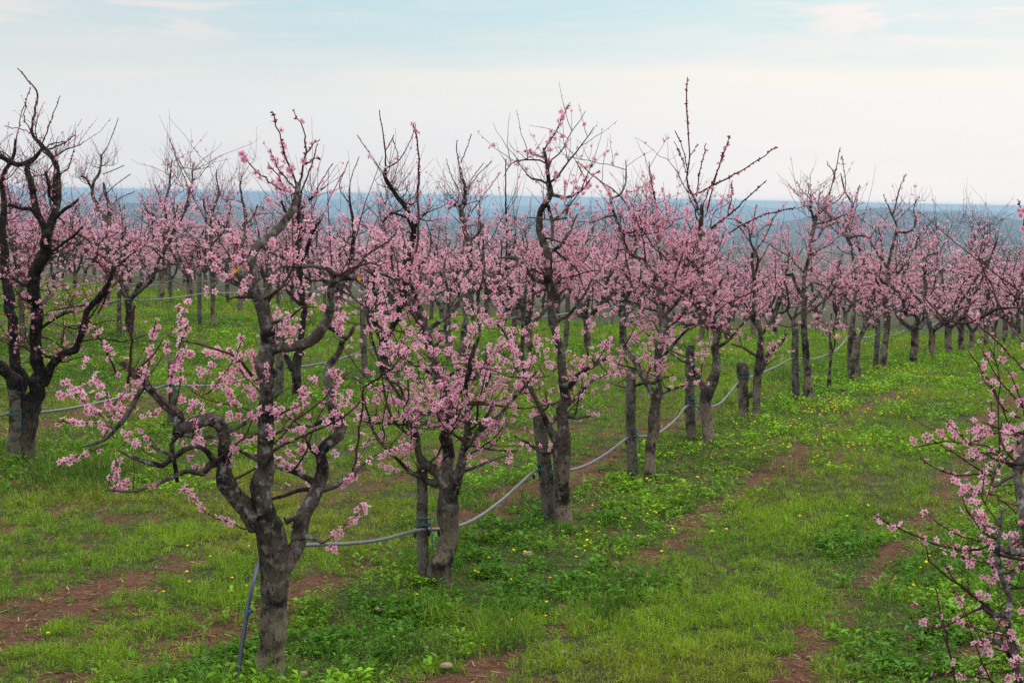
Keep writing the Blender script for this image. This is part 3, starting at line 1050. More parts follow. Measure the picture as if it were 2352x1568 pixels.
traced_tree("peach tree with a straight limb slanting right, beside a squared grey post", 29.0, [
    "1857,908,24 1856,880,19 1853,840,17 1850,800,16 1847,753,14 1847,702,13 1851,679,12",
    "1851,685,11 1844,679,10 1826,649,8 1819,632,8 1805,629,6 1810,600,5 1814,579,5",
    "1849,690,10 1847,642,9 1856,592,9 1864,542,9 1871,512,9 1879,484,9 1886,470,6",
    "1868,508,6 1866,495,5 1861,469,5 1864,450,3",
    "1872,514,5 1890,512,4 1914,504,4 1944,492,3", "1852,660,7 1870,650,6 1890,655,6",
    "1848,720,8 1880,700,6 1905,680,5 1920,650,4", "1846,740,7 1815,750,5 1790,745,4", "1860,560,5 1880,545,5 1890,525,5 1915,515,3",
], [
    (0.25, "1886,474,4 1904,447,3 1914,412,3 1930,339,2"), (0.5, "1915,420,2 1917,400,2 1900,375,2"),
    (0.4, "1862,460,3 1858,440,2 1855,420,2"), (0.3, "1895,480,3 1940,440,2 1934,360,2"),
], Style(**DENSE, hi=2.4, hi2=3.2, tone=(0.34, 0.3)), 77)
traced_tree("peach tree with a low U-shaped fork just past the thin sapling", 33.3, [
    "1964,848,25 1964,825,22 1967,800,19 1968,780,18",
    "1967,785,13 1958,753,11 1962,702,9 1966,660,8 1966,629,7 1959,587,7 1949,552,8 1939,517,7 1949,499,7 1958,477,6 1954,462,5 1941,439,4 1934,412,3 1931,398,2",
    "1970,785,12 1985,760,10 1995,739,9 1988,712,8 1975,690,7",
    "1954,546,5 1970,542,4 1984,542,4 1999,549,3", "1960,700,6 1940,680,5 1925,660,4", "1990,735,6 2005,705,5 2010,680,4",
    "1955,540,4 1940,535,4 1922,537,3",
], [
    (0.4, "1999,549,3 2010,525,2 2024,507,2"), (0.5, "1958,478,3 1966,455,2 1975,425,2"), (0.4, "1950,500,3 1975,495,2 2000,480,2"),
], Style(**DENSE, hi=2.3, hi2=3.1, tone=(0.30, 0.3)), 88)
traced_tree("peach tree with pale trunk leaning right, second past the sapling", 36.6, [
    "2029,829,17 2031,800,15 2036,770,13 2039,740,13 2040,707,14",
    "2040,715,12 2041,642,8 2041,604,8 2049,567,7 2055,545,7 2060,530,7 2058,515,4 2046,487,4 2040,470,3",
    "2036,712,9 2030,690,7 2022,660,6 2010,640,5", "2044,640,6 2065,625,5 2080,605,4", "2059,532,5 2080,534,5 2098,525,5 2104,500,3",
    "2042,620,6 2015,580,5 1998,552,4",
], [
    (0.45, "2050,500,3 2064,442,3 2074,415,2 2081,402,2"), (0.4, "2046,487,3 2036,465,2 2029,447,2"), (0.5, "2104,500,3 2098,478,2 2112,450,2"),
], Style(**DENSE, hi=2.3, hi2=3.1, tone=(0.30, 0.3)), 99)

# ---- thin sapling
traced_tree("thin young peach sapling holding the hose between two larger trees", 31.1, [
    "1904,882,9 1906,850,8 1908,820,8 1909,800,9",
    "1909,805,7 1907,780,5 1908,750,4 1910,715,3", "1909,812,6 1917,795,4 1916,770,3 1913,750,2",
], [(0.5, "1908,780,3 1890,750,2 1880,720,2"), (0.5, "1912,760,3 1925,735,2 1930,700,2")],
    Style(lat=3, latlen=(0.2, 0.5), sh=8, fl=0.5, bud=0.3, lo=0.45, tone=(0.30, 0.3)), 110, group="young trees", trunk_n=8)

# ---- large tree at the left edge, in bud
traced_tree("big dark peach tree in tight pink bud, black forked trunk, at left edge", 21.9, [
    "48,1068,66 50,1030,62 54,988,60 60,945,62 66,920,58",
    "50,930,40 38,895,36 20,862,27 0,842,24 -40,815,22 -80,770,18 -120,690,14",
    "76,925,44 86,887,34 86,837,28 84,786,28 81,719,28 78,669,30 87,618,30 95,580,28 103,550,25 110,532,25",
    "108,545,18 95,512,16 85,485,15 78,460,15 70,417,15 64,392,14 62,378,10",
    "110,540,20 118,509,20 130,479,16 132,445,19 132,412,17 131,394,14 127,374,13 112,352,11 101,340,10 81,320,8 70,297,6",
    "-30,350,8 0,361,9 20,370,11 40,377,12 58,376,11 70,371,10 84,358,9 96,343,7",
    "98,880,26 108,862,22 134,820,18 150,808,16 168,803,16 180,785,15 188,766,15 198,719,14 213,700,14 228,686,14 245,660,12 255,639,11 260,612,8",
    "50,925,30 38,850,28 26,760,24 22,700,22 12,620,22 6,540,18 10,470,14 5,420,12 18,385,10 32,352,8 36,320,6",
    "116,510,10 140,490,9 160,475,8 180,458,6", "86,500,9 70,480,8 50,478,8 20,470,7",
    "132,470,9 116,450,8 112,420,7 104,395,6", "196,725,7 190,745,5 175,755,4 150,750,3", "248,655,6 240,690,4 225,720,3",
    "82,640,9 60,655,8 30,640,7 0,640,6", "85,760,9 120,735,7 150,720,5 180,715,3", "92,600,8 130,570,7 165,545,6 190,520,4",
], [
    (0.02, "72,300,6 81,253,5 87,216,4 64,183,3 40,157,2"), (0.02, "97,330,4 118,273,3 139,220,2"), (0.02, "105,346,4 144,330,3 168,313,2"),
    (0.03, "100,345,4 120,330,3 150,325,2"), (0.02, "132,400,4 155,390,3 168,350,2 174,300,2"),
    (0.03, "70,300,3 55,270,2 60,235,2"), (0.02, "36,325,3 48,270,2 70,200,2"), (0.03, "20,385,3 8,350,2 -5,330,2"), (0.03, "84,310,3 60,300,2 10,290,2"),
    (0.02, "180,790,3 160,760,2 120,740,2"), (0.02, "190,760,3 215,745,2 262,735,2"),
], Style(lat=3.6, sh=13.0, fl=0.16, bud=0.7, space=0.03, topsh=0.7, hi=2.6, hi2=3.4, tone=(0.30, 0.3), budcol=(0.68, 0.22, 0.25), budsize=0.014, shlen=(0.12, 0.45)), 121, barks=(M_BLACKBARK, M_BLACKBARK))

# ---- tree at the right edge, trunk outside the frame
traced_tree("foreground peach tree at the right edge, long bare shoots with scattered flowers reaching in", 10.9, [
    "2430,1745,80 2425,1690,70 2420,1640,66",
    "2412,1680,44 2375,1630,28 2345,1575,20 2331,1513,20 2321,1456,17 2314,1413,16 2319,1371,14 2304,1326,12 2291,1276,12 2294,1226,10 2299,1176,9 2306,1165,8",
    "2425,1660,50 2415,1500,40 2390,1380,32 2365,1270,26 2350,1180,22 2339,1109,20 2336,1074,18 2350,1030,14 2380,960,12 2390,880,11 2380,780,10 2372,700,9",
    "2385,1290,22 2351,1268,22 2319,1268,17 2299,1258,13",
    "2318,1416,15 2304,1411,14 2281,1411,16 2261,1396,11 2256,1386,6",
    "2365,1300,14 2335,1305,13 2318,1330,11 2311,1350,9",
    "2336,1090,9 2310,1100,9 2285,1118,8 2278,1095,7 2296,1068,7 2334,1026,7 2365,990,8",
    "2332,1515,11 2310,1490,12 2285,1470,10 2268,1460,9", "2372,705,8 2352,706,6 2314,707,5", "2320,1268,9 2319,1245,8 2318,1233,8",
    "2410,1660,34 2370,1640,22 2310,1612,16 2255,1602,12 2199,1590,8",
    "2380,800,7 2349,782,6 2326,754,5", "2380,900,7 2360,860,6 2345,842,5",
], [
    (0.22, "2261,1392,7 2226,1408,5 2174,1436,4 2139,1438,3 2089,1418,2"), (0.15, "2180,1432,4 2150,1415,3 2110,1395,2 2082,1386,2"),
    (0.12, "2199,1590,6 2184,1513,5 2174,1463,5 2159,1401,4 2149,1348,3"),
    (0.16, "2259,1385,5 2226,1363,4 2184,1321,3 2161,1271,2"),
    (0.20, "2275,1252,6 2240,1262,5 2201,1262,4 2134,1243,4 2056,1211,3 2009,1181,2"),
    (0.22, "2290,1250,5 2226,1236,4 2164,1208,3 2121,1176,2"),
    (0.20, "2278,1082,5 2214,1091,4 2151,1079,3 2111,1046,2"), (0.20, "2280,1094,5 2239,1074,4 2189,1039,3 2141,1009,2"),
    (0.30, "2349,1066,6 2296,1061,5 2264,1044,4 2214,1009,3 2166,961,2"),
    (0.25, "2345,960,5 2301,934,4 2274,880,4 2240,830,3 2222,802,2"), (0.2, "2351,934,5 2320,900,4 2289,866,3 2256,799,2"),
    (0.18, "2340,1020,5 2310,960,4 2285,900,3 2262,880,3 2250,850,2"),
    (0.01, "2349,784,7 2326,754,6 2296,704,5 2264,629,5 2249,594,4"),
    (0.02, "2316,707,6 2290,712,6 2264,722,6 2240,738,6 2214,744,5 2190,742,5 2164,729,4 2126,687,3"),
    (0.01, "2350,846,6 2318,812,5 2284,782,5 2250,748,4 2214,717,3"),
    (0.2, "2385,640,5 2365,560,4 2345,490,3 2337,458,2"),
    (0.22, "2300,1420,4 2270,1480,4 2230,1430,3 2196,1360,2"), (0.25, "2330,1470,4 2290,1455,4 2245,1446,3 2225,1438,2"),
    (0.25, "2290,1590,5 2255,1520,4 2225,1440,3 2190,1352,2"), (0.25, "2330,1500,4 2280,1490,3 2230,1480,2 2210,1472,2"),
    (0.3, "2310,1590,5 2270,1560,4 2220,1550,3 2140,1548,2"), (0.3, "2255,1600,4 2250,1560,3 2245,1530,2"),
    (0.25, "2300,1230,4 2270,1200,3 2230,1140,2 2202,1118,2"), (0.3, "2296,1250,4 2262,1210,3 2226,1180,2 2210,1140,2"),
    (0.25, "2335,1180,4 2290,1140,3 2250,1130,2 2195,1110,2"),
    (0.3, "2300,1320,4 2280,1290,3 2240,1290,3 2190,1270,2"), (0.3, "2320,1370,4 2290,1340,3 2275,1300,2"),
    (0.2, "2370,1010,5 2330,880,4 2310,850,3 2305,842,2"),
], Style(lat=3.4, latlen=(0.25, 0.7), sh=9.0, fl=0.42, bud=0.45, size=0.023, budsize=0.011, lo=0.3, hi=2.0, hi2=2.6, tone=(0.5, 0.25), shlen=(0.1, 0.4), space=0.034), 132, barks=(M_TRUNK, M_GREYBARK))

# ---- trees of the second row and the tall ones beyond
BACK = dict(topn=1.5, lat=3.6, sh=10.0, fl=0.45, bud=0.42, space=0.042, lod=1, tone=(0.34, 0.3), hi=2.2, hi2=3.1)
traced_tree("dark straight peach tree seen behind the nearest tree's right limbs", 28.5, [
    "684,918,24 682,880,20 680,845,22 688,800,20",
    "690,815,17 695,760,14 697,700,14 690,640,15 688,580,14 686,520,13 688,470,9 692,440,5",
    "672,850,16 655,815,13 640,790,10 632,760,7", "690,600,10 705,570,9 715,540,9 728,515,7 735,510,6",
    "690,700,9 660,670,7 640,640,5", "690,480,6 720,450,4 745,430,3", "688,520,6 660,490,5 645,460,4",
], [(0.1, "690,445,4 715,380,3 730,330,2"), (0.1, "735,510,3 765,440,2 790,395,2"), (0.1, "720,450,3 745,405,2 765,375,2")],
    Style(**BACK), 143, barks=(M_BLACKBARK, M_BLACKBARK))
traced_tree("peach tree with knotted dark fork behind the second hose-row tree", 31.7, [
    "884,872,22 882,830,19 880,790,20 882,765,20",
    "878,780,15 866,745,15 850,715,12 842,690,8", "886,775,15 905,750,14 918,715,15 925,670,15 929,620,16 940,585,13 950,545,12 940,500,12 925,465,12 905,440,10 888,412,9 884,395,7 888,380,5",
    "890,740,9 870,700,8 858,660,7 866,610,5", "945,540,7 960,510,6 985,480,4", "935,500,6 900,490,5 880,510,5",
    "800,640,8 808,580,8 812,520,8 806,480,6 802,450,4",
], [(0.03, "886,390,4 884,340,3 872,253,2"), (0.03, "890,385,3 915,370,3 940,330,2 955,285,2"), (0.05, "890,412,3 860,370,2 820,310,2"), (0.05, "884,350,2.5 905,310,2"), (0.06, "900,420,3 915,370,2 902,315,2"),
    (0.05, "802,455,3 806,410,2 825,360,2"), (0.05, "806,470,3 780,430,2 800,370,2")],
    Style(**BACK), 154, barks=(M_BLACKBARK, M_BLACKBARK))
traced_tree("tall peach tree with straight black leader, right of the second hose-row tree", 35.0, [
    "1066,838,22 1064,800,18 1066,760,17", "1066,770,15 1070,720,12 1072,680,13 1070,640,13 1080,600,11 1075,560,13 1066,520,11 1060,490,11 1066,460,9 1068,430,8 1060,400,7 1055,380,5",
    "1068,640,8 1090,625,7 1115,605,6", "1064,480,7 1045,470,6 1030,480,5", "1072,560,6 1095,540,5 1110,515,5",
    "1162,600,5 1165,540,4 1162,480,4",
], [(0.03, "1056,385,4 1048,340,3 1050,322,2"), (0.03, "1058,375,3 1072,340,2 1083,308,2"), (0.04, "1070,440,3 1100,400,2 1130,370,2"), (0.04, "1066,450,3 1085,410,2 1110,375,2"),
    (0.04, "1074,500,3 1110,450,2 1150,395,2"), (0.05, "1055,440,3 1035,400,2 1025,365,2"), (0.02, "1162,490,4 1161,430,3 1162,365,2")],
    Style(**BACK), 165)
traced_tree("tall crooked peach tree rising over the hills left of the nearest tree", 49.0, [
    "246,706,17 247,660,15 250,610,15", "249,620,14 250,570,14 251,530,14 240,498,11 224,475,9 213,445,8 214,420,7 226,402,7 232,385,5 233,355,5",
    "250,525,9 252,490,8 244,450,7 238,420,6", "213,440,5 200,412,5 185,405,4", "248,600,8 275,560,6 290,520,4", "248,590,8 222,560,6 205,530,4",
], [(0.03, "234,356,3 250,330,2 262,300,2 272,271,1.5"), (0.1, "236,400,2.5 262,390,2 285,380,2"), (0.05, "240,450,2.5 265,425,2 300,400,2"), (0.1, "250,480,2.5 275,455,2 310,440,2")],
    Style(**BACK), 176)
traced_tree("slim upright peach tree with bare tip against the hills, beyond the upper grass", 52.0, [
    "370,679,14 371,645,13 374,610,13", "374,615,9 380,560,8 381,500,8 377,475,6 388,430,5 391,400,4 395,366,2", "375,600,7 358,560,6 350,530,5 352,490,4", "380,540,5 400,500,4 410,470,3", "376,478,4 362,440,3 355,425,2",
], [], Style(**BACK), 187)
traced_tree("narrow peach tree beside a leaning post on the upper grass", 42.0, [
    "488,752,12 489,700,10 489,650,10", "489,660,9 485,600,7 485,540,7 487,490,7 497,465,5 503,440,4 497,410,3 498,390,2", "487,500,5 470,480,4 468,450,3", "486,600,6 465,575,5 440,560,4", "488,560,5 515,530,4 525,500,3", "488,620,6 515,600,5 540,580,3",
], [], Style(**BACK), 198)
traced_tree("peach tree with black knobbly leader left of the sawn limb", 44.5, [
    "552,700,11 553,660,10 552,620,10", "552,630,9 555,580,8 562,530,8 563,495,8 558,465,6 552,430,4 555,405,2", "555,570,6 535,545,5 525,510,4 530,470,3", "558,520,5 580,500,4 592,470,3",
], [], Style(**BACK), 209)


# ------------------------------------------------------------------ other orchard trees
def skeleton(rng, height):
    th = rng.uniform(0.55, 0.8)
    lean = rng.normal(0, 0.07, 2)
    t = np.linspace(0, 1, 9)
    bx_ = lean[0] * np.sin(t * 2.5) + rng.normal(0, 0.008, 9); by_ = lean[1] * np.sin(t * 2.2) + rng.normal(0, 0.008, 9)
    tp = np.stack([bx_, by_, -0.1 + t * (th + 0.1)], -1); tr = np.linspace(0.085, 0.075, 9); tr[0] = 0.11
    limbs = []
    nl = rng.integers(3, 5); a0 = rng.uniform(0, 6.28)
    for k in range(nl):
        az_ = a0 + k * 6.283 / nl + rng.normal(0, 0.25)
        e_ = rng.uniform(0.5, 0.95)
        p = tp[-1] - np.array([0, 0, rng.uniform(0.0, 0.18)])
        pts = [p]
        L = 0
        target = height * rng.uniform(0.72, 1.0)
        while pts[-1][2] < target and L < 5:
            e_ = e_ + (1.25 - e_) * 0.22 + rng.normal(0, 0.22); az_ += rng.normal(0, 0.35)
            s = rng.uniform(0.14, 0.26)
            pts.append(pts[-1] + s * np.array([math.cos(az_) * math.cos(e_), math.sin(az_) * math.cos(e_), math.sin(e_)])); L += s
            if len(pts) > 18: break
        pts = catmull(np.array(pts), 0.07)
        rad = np.linspace(rng.uniform(0.045, 0.055), 0.009, len(pts)) * (1 + 0.08 * rng.normal(size=len(pts)))
        limbs.append((pts, rad))
        for _ in range(rng.integers(2, 4)):
            i = int(len(pts) * rng.uniform(0.15, 0.7))
            az2 = rng.uniform(0, 6.28); e2 = rng.uniform(0.0, 0.7)
            q = grow_shoots(pts[i][None], np.array([[math.cos(az2) * math.cos(e2), math.sin(az2) * math.cos(e2), math.sin(e2)]]), np.array([rng.uniform(0.5, 1.1)]), rng, 9, 0.8, 0.25)[0]
            limbs.append((q, np.linspace(rad[i] * 0.6, 0.006, 9)))
    return tp, tr, limbs, nl


def proto(seed, st, far):
    rng = np.random.default_rng(seed)
    tp, tr, limbs, nl = skeleton(rng, rng.uniform(2.7, 3.2))
    tw, bl = Acc(), Acc()
    dress(limbs, [], 0.0, st, rng, tw, bl)
    parts = []
    if far:
        a = Acc()
        V, q = tubes(tp[None], tr[None], 7, 0.15, seed); a.add(V, q)
        for p, r in limbs:
            V, q = tubes(p[None], r[None], 5, 0.1, seed); a.add(V, q)
        parts.append(("trunk", a.mesh("trunk", True), M_TRUNK))
    else:
        parts.append(("trunk", limb_mesh("trunk", tp, tr, 11, 0.16, seed), M_TRUNK))
        for i, (p, r) in enumerate(limbs):
            parts.append(("limb", limb_mesh("limb", p, r, 8, 0.14, seed + i), M_LIMB))
    parts.append(("twigs", tw.mesh("twigs"), M_TWIG))
    parts.append(("blossoms", bl.mesh("blossoms"), M_PETAL))
    for n_, me, mt in parts:
        me.materials.append(mt)
    return parts


MID = [proto(500 + k, Style(topn=1.5, topsh=1.4, lat=2.8, sh=8.0, fl=0.7 if k % 2 else 0.5, bud=0.3, space=0.042, lod=1, tone=(0.34, 0.3), hi=2.2, hi2=3.0, thin=1.15), False) for k in range(6)]
FAR = [proto(700 + k, Style(topn=1.7, topsh=1.4, lat=2.0, sh=6.5, fl=0.62, bud=0.2, lod=1, tone=(0.34, 0.3), size=0.025, budsize=0.014, space=0.042, hi=2.2, hi2=3.0, thin=1.5), True) for k in range(6)]


def plant(parts, x, y, label, group, rz, s):
    root = bpy.data.objects.new("peach_tree", None)
    COL.objects.link(root)
    root.location = (x, y, gz(x, y)); root.rotation_euler = (0, 0, rz); root.scale = (s, s, s)
    tag(root, label, "tree", group)
    for n_, me, mt in parts:
        o = bpy.data.objects.new(n_, me)
        COL.objects.link(o); o.parent = root
    return root


ORD = ["first", "second", "third", "fourth", "fifth", "sixth", "seventh", "eighth", "ninth", "tenth", "eleventh", "twelfth"]
TREE_AT = {i: [] for i in range(len(ROWS))}
TREE_AT[1] = [12.05, 15.0, 17.85, 20.6, 23.4, 26.2, 29.0, 33.3, 36.6]
rr = random.Random(5)
# far end of the hose row
y = 39.6; k = 0
while y < 92:
    x = ROWS[1] + TAN * y
    p = (MID if y < 52 else FAR)[k % 6]
    lab = "far peach tree in the hose row, %s after the pale leaning trunk" % ORD[k] if k < 6 else "small pink peach tree where the hose row meets the distant orchard"
    plant(p, x + rr.uniform(-.1, .1), y, lab, "peach trees of the orchard" if k < 6 else "last trees of the hose row", rr.uniform(0, 6.28), rr.uniform(0.92, 1.06))
    TREE_AT[1].append(y)
    y += 2.85 + rr.uniform(-.15, .15); k += 1
# second row beyond the traced ones
y = 38.3; k = 0
TREE_AT[2] = [21.9, 25.0, 28.5, 31.7, 35.0]
while y < 95:
    x = ROWS[2] + TAN * y
    p = (MID if y < 56 else FAR)[(k * 5 + 2) % 6]
    lab = "peach tree half hidden behind the flowering hose row, %s along the second row" % ORD[k + 4] if k < 6 else "distant peach tree at the end of the second row"
    plant(p, x + rr.uniform(-.15, .15), y, lab, "peach trees of the orchard" if k < 6 else "last trees of the second row", rr.uniform(0, 6.28), rr.uniform(0.92, 1.08))
    TREE_AT[2].append(y)
    y += 3.25 + rr.uniform(-.15, .15); k += 1
# third row
y = 32.4; k = 0
while y < 96:
    x = ROWS[3] + TAN * y
    if not (40.6 < y < 46.0) and x / y > -0.30:
        p = (MID if y < 56 else FAR)[(k * 5 + 3) % 6]
        lab = "dark-limbed pink peach tree, %s in view along the third row" % ORD[k] if k < 6 else "distant peach tree in the third row"
        plant(p, x + rr.uniform(-.15, .15), y, lab, "peach trees of the orchard" if k < 6 else "last trees of the third row", rr.uniform(0, 6.28), rr.uniform(0.95, 1.1))
        k += 1
    TREE_AT[3].append(y)
    y += 3.2 + rr.uniform(-.15, .15)
# rows behind
cnt = 0
for r in range(4, len(ROWS)):
    y = 38 + rr.uniform(0, 2)
    while y < 135:
        x = ROWS[r] + TAN * y
        if -0.30 < x / y < 0.30:
            traced_near = any(abs(x - tx) < 1.4 and abs(y - ty) < 1.6 for tx, ty in ((-9.9, 49.0), (-9.1, 52.0)))
            if not traced_near:
                p = (MID if y < 56 else FAR)[rr.randrange(6)]
                plant(p, x + rr.uniform(-.25, .25), y, "small hazy pink peach tree in the crowded back rows before the blue hills", "peach trees of the back rows", rr.uniform(0, 6.28), rr.uniform(0.92, 1.12))
                cnt += 1
            TREE_AT[r].append(y)
        y += 3.2 + rr.uniform(-.2, .2)
print("back-row trees", cnt)

# ------------------------------------------------------------------ posts, stump, hoses
def post_mesh(h, r, seed, bend=0.02):
    rng = np.random.default_rng(seed)
    K = 16
    t = np.linspace(0, 1, K)
    pts = np.stack([bend * np.sin(t * 3 + seed), bend * np.cos(t * 2.3 + seed), -0.1 + t * (h + 0.1)], -1)
    rad = r * (1.08 - 0.16 * t)
    n = 16
    V, q = tubes(pts[None], rad[None], n, 0.10, seed)
    V = V.reshape(K, n, 3)
    groove = (rng.uniform(0, 1, n) < 0.4) * 0.14      # split, furrowed sides
    c = pts[:, None, :]
    V = c + (V - c) * (1 - groove)[None, :, None]
    a = Acc(); a.add(V.reshape(-1, 3), q, capfan(K, n))
    return a.mesh("body", True)


def twine_mesh(r, z0, seed, loops=3):
    rng = np.random.default_rng(seed)
    t = np.linspace(0, loops * 2 * math.pi, 40)
    pts = np.stack([np.cos(t) * (r * 1.12 + 0.004), np.sin(t) * (r * 1.12 + 0.004), z0 + 0.02 * np.sin(t * 0.5) + t * 0.004], -1)
    V, q = tubes(pts[None], np.full((1, 40), 0.0045), 4)
    a = Acc(); a.add(V, q)
    tail = np.array([[r * 1.1, -0.02, z0], [r * 1.3, -0.05, z0 - 0.05], [r * 1.25, -0.06, z0 - 0.13], [r * 1.4, -0.06, z0 - 0.17]])
    V, q = tubes(catmull(tail, 0.02)[None], np.full((1, len(catmull(tail, 0.02))), 0.004), 4); a.add(V, q)
    return a.mesh("twine")


def post(x, y, h, r, label, group, seed, tilt=(0, 0), twine=True, hz=0.42):
    root = obj("wooden_post", None, None, None, label, "post", group)
    root.location = (x, y, gz(x, y)); root.rotation_euler = (tilt[0], tilt[1], 0)
    obj("body", post_mesh(h, r, seed), M_STAKE, root)
    if twine:
        obj("twine", twine_mesh(r, hz, seed), M_TWINE, root)
    return root


def base_xy(px, Y):
    return (px - CX) / F * Y * 1.0, Y


PG = "posts along the hose row"
pts1 = {}
for (px, Y, h, w, lab, ty) in [
    (978, 15.05, 0.95, 29, "thin leaning split-wood post touching the bowed trunk of the second tree", -0.05),
    (1258, 18.05, 1.0, 33, "thick grey post with blue twine in front of the third hose-row tree", -0.06),
    (1454, 20.7, 1.15, 25, "upright ridged post carrying the hose left of the fourth hose-row tree", 0.0),
    (1593, 23.9, 1.15, 23, "slightly leaning grey post left of the twisted fifth trunk", -0.03),
    (1831, 29.1, 1.05, 17, "squared grey post left of the seventh hose-row tree", 0.0),
    (1957, 33.5, 0.9, 12, "dark post with blue twine at the U-forked tree", 0.0),
    (2016, 37.2, 0.95, 12, "narrow post with teal twine left of the pale leaning trunk", 0.0)]:
    x, yy = base_xy(px, Y)
    post(x, yy, h, w * 0.5 * Y / F, lab, PG, int(px), (0, ty), True, 0.42)
    pts1[round(Y)] = (x, yy)

# cut-back stump
srng = np.random.default_rng(3)
x, yy = base_xy(1710, 26.4)
st_root = obj("tree_stump", None, None, None, "short cut-back dead stump with a black knobbly head tied with blue twine", "stump")
st_root.location = (x, yy, gz(x, yy))
sp_pts = np.array([[0, 0, -.1], [0.01, 0, .1], [0.0, 0, .3], [-.01, 0, .45], [0.0, 0, .56], [-.015, 0, .63], [-.02, 0, .70], [-.015, 0, .74]])
sp_rad = np.array([.085, .072, .07, .07, .072, .085, .075, .05])
Q = catmull(np.concatenate([sp_pts, sp_rad[:, None]], 1), 0.03)
obj("trunk", limb_mesh("trunk", Q[:, :3], Q[:, 3], 14, 0.24, 8), M_TRUNK, st_root)
kn = np.array([[0.03, -.02, .28], [.10, -.03, .31], [.155, -.03, .37]])
obj("limb", limb_mesh("limb", catmull(kn, 0.02), np.linspace(.04, .022, len(catmull(kn, 0.02))), 9, 0.2, 9), M_LIMB, st_root)
obj("twine", twine_mesh(0.08, 0.52, 4, 4), M_TWINE, st_root)

# posts of the rows behind
def row_posts(r, ys, group, labels):
    k = 0
    for yv in ys:
        x = ROWS[r] + TAN * yv - 0.28
        if not -0.27 < x / yv < 0.27: continue
        lab = labels[k] if k < len(labels) else labels[-1]
        post(x, yv - 0.1, rr.uniform(1.0, 1.3), rr.uniform(0.045, 0.06), lab, group, 40 + r * 31 + k, (0, rr.uniform(-.06, .06)), False)
        k += 1


x, yy = base_xy(24, 21.75)
post(x, yy, 0.95, 0.07, "furrowed grey post against the forked trunk of the big left tree", "posts of the second row", 301, (0, 0.0), True, 0.5)
x, yy = base_xy(386, 25.0)
post(x, yy, 0.85, 0.06, "short dark post alone in the second row behind the nearest tree's left limbs", "posts of the second row", 302, (0, 0.04), True, 0.5)
row_posts(2, [28.2, 31.2, 34.8, 38.1, 41.3], "posts of the second row", [
    "thin black post beside the straight tree behind the nearest tree", "slim post right of the nearest tree in the second row",
    "slanting grey post left of the tall black leader", "grey post in the second row behind the third hose-row tree", "grey post in the second row behind the fourth hose-row tree"])
row_posts(3, TREE_AT[3][1:9], "posts of the third row", ["weathered post on the upper grass, third row", ])
row_posts(4, TREE_AT[4][2:9], "posts of the fourth row", ["distant post under the blossoms, fourth row"])


def hose(r, ys, hz, rad, label, dark_start=None, seed=0, pxx=None):
    """a plastic water pipe tied to the posts at each tree and sagging between"""
    rng = np.random.default_rng(seed)
    P = []
    for i, yv in enumerate(ys):
        nxt = ys[i + 1] if i + 1 < len(ys) else None
        ov = pxx.get(yv) if pxx else None
        for f, dh in ((0.0, 0.0), (0.07, -0.06), (0.2, -0.09), (0.45, -0.15), (0.7, -0.11), (0.9, -0.035)):
            if nxt is None and f > 0: break
            y_ = yv + f * ((nxt or yv) - yv)
            x_ = ROWS[r] + TAN * y_ - 0.2
            P.append([x_, y_, gz(x_, y_) + hz + dh * rng.uniform(0.7, 1.2)])
    return np.array(P)


def hose_obj(P, rad, label, group=None):
    root = obj("irrigation_hose", None, None, None, label, "hose", group)
    C = catmull(P, 0.12)
    V, q = tubes(C[None], np.full((1, len(C)), rad), 10)
    a = Acc(); a.add(V, q)
    obj("pipe", a.mesh("pipe", True), M_HOSE, root)
    return root


# hose of the main row, following the photo's sags from post to post
HP = [(640, 1258, 12.6), (690, 1252, 12.9), (740, 1250, 13.3), (800, 1248, 13.7), (870, 1240, 14.2), (925, 1226, 14.6), (966, 1216, 14.97), (1000, 1215, 15.2), (1040, 1211, 15.6), (1090, 1192, 16.1),
      (1150, 1150, 16.9), (1195, 1110, 17.5), (1230, 1081, 17.95), (1268, 1079, 18.25), (1310, 1079, 18.7), (1350, 1066, 19.2), (1395, 1040, 19.9), (1442, 1005, 20.62), (1468, 1002, 20.95), (1500, 1000, 21.3),
      (1530, 982, 21.9), (1558, 957, 22.8), (1578, 932, 23.75), (1605, 933, 24.0), (1632, 934, 24.3), (1655, 925, 24.8), (1678, 900, 25.7), (1698, 876, 26.35), (1722, 866, 26.8), (1745, 858, 27.2), (1780, 843, 27.9), (1820, 823, 29.0),
      (1840, 823, 29.3), (1868, 824, 30.0), (1890, 818, 30.8), (1905, 812, 31.1), (1925, 800, 31.7), (1940, 784, 32.5), (1951, 771, 33.35), (1975, 775, 34), (1995, 774, 35.5), (2012, 770, 37.1), (2045, 771, 38), (2075, 764, 39.3), (2095, 755, 40.2), (2120, 755, 42), (2145, 745, 43.5), (2160, 738, 44.5)]
P1 = np.array([at(x, y, d) for x, y, d in HP])
hroot = hose_obj(P1, 0.0128, "grey water hose sagging from post to post along the main flowering row")
rp = np.array([at(x, y, d) for x, y, d in [(532, 1590, 11.9), (545, 1560, 11.95), (553, 1500, 12.0), (562, 1440, 12.05), (570, 1390, 12.1), (580, 1345, 12.2), (592, 1300, 12.35), (610, 1270, 12.45), (640, 1258, 12.6)]])
C = catmull(rp, 0.03)
V, q = tubes(C[None], np.full((1, len(C)), 0.0135), 10)
a = Acc(); a.add(V, q); obj("riser", a.mesh("riser", True), M_RISER, hroot)
a = Acc()
pc = at(570, 1405, 12.08)
V, q = tubes(np.array([[pc + np.array([-0.005, 0, -0.02]), pc, pc + np.array([0.03, -0.01, 0.01])]]), np.array([[0.016, 0.019, 0.008]]), 8); a.add(V, q)
obj("coupling", a.mesh("coupling", True), M_TWINE, hroot)
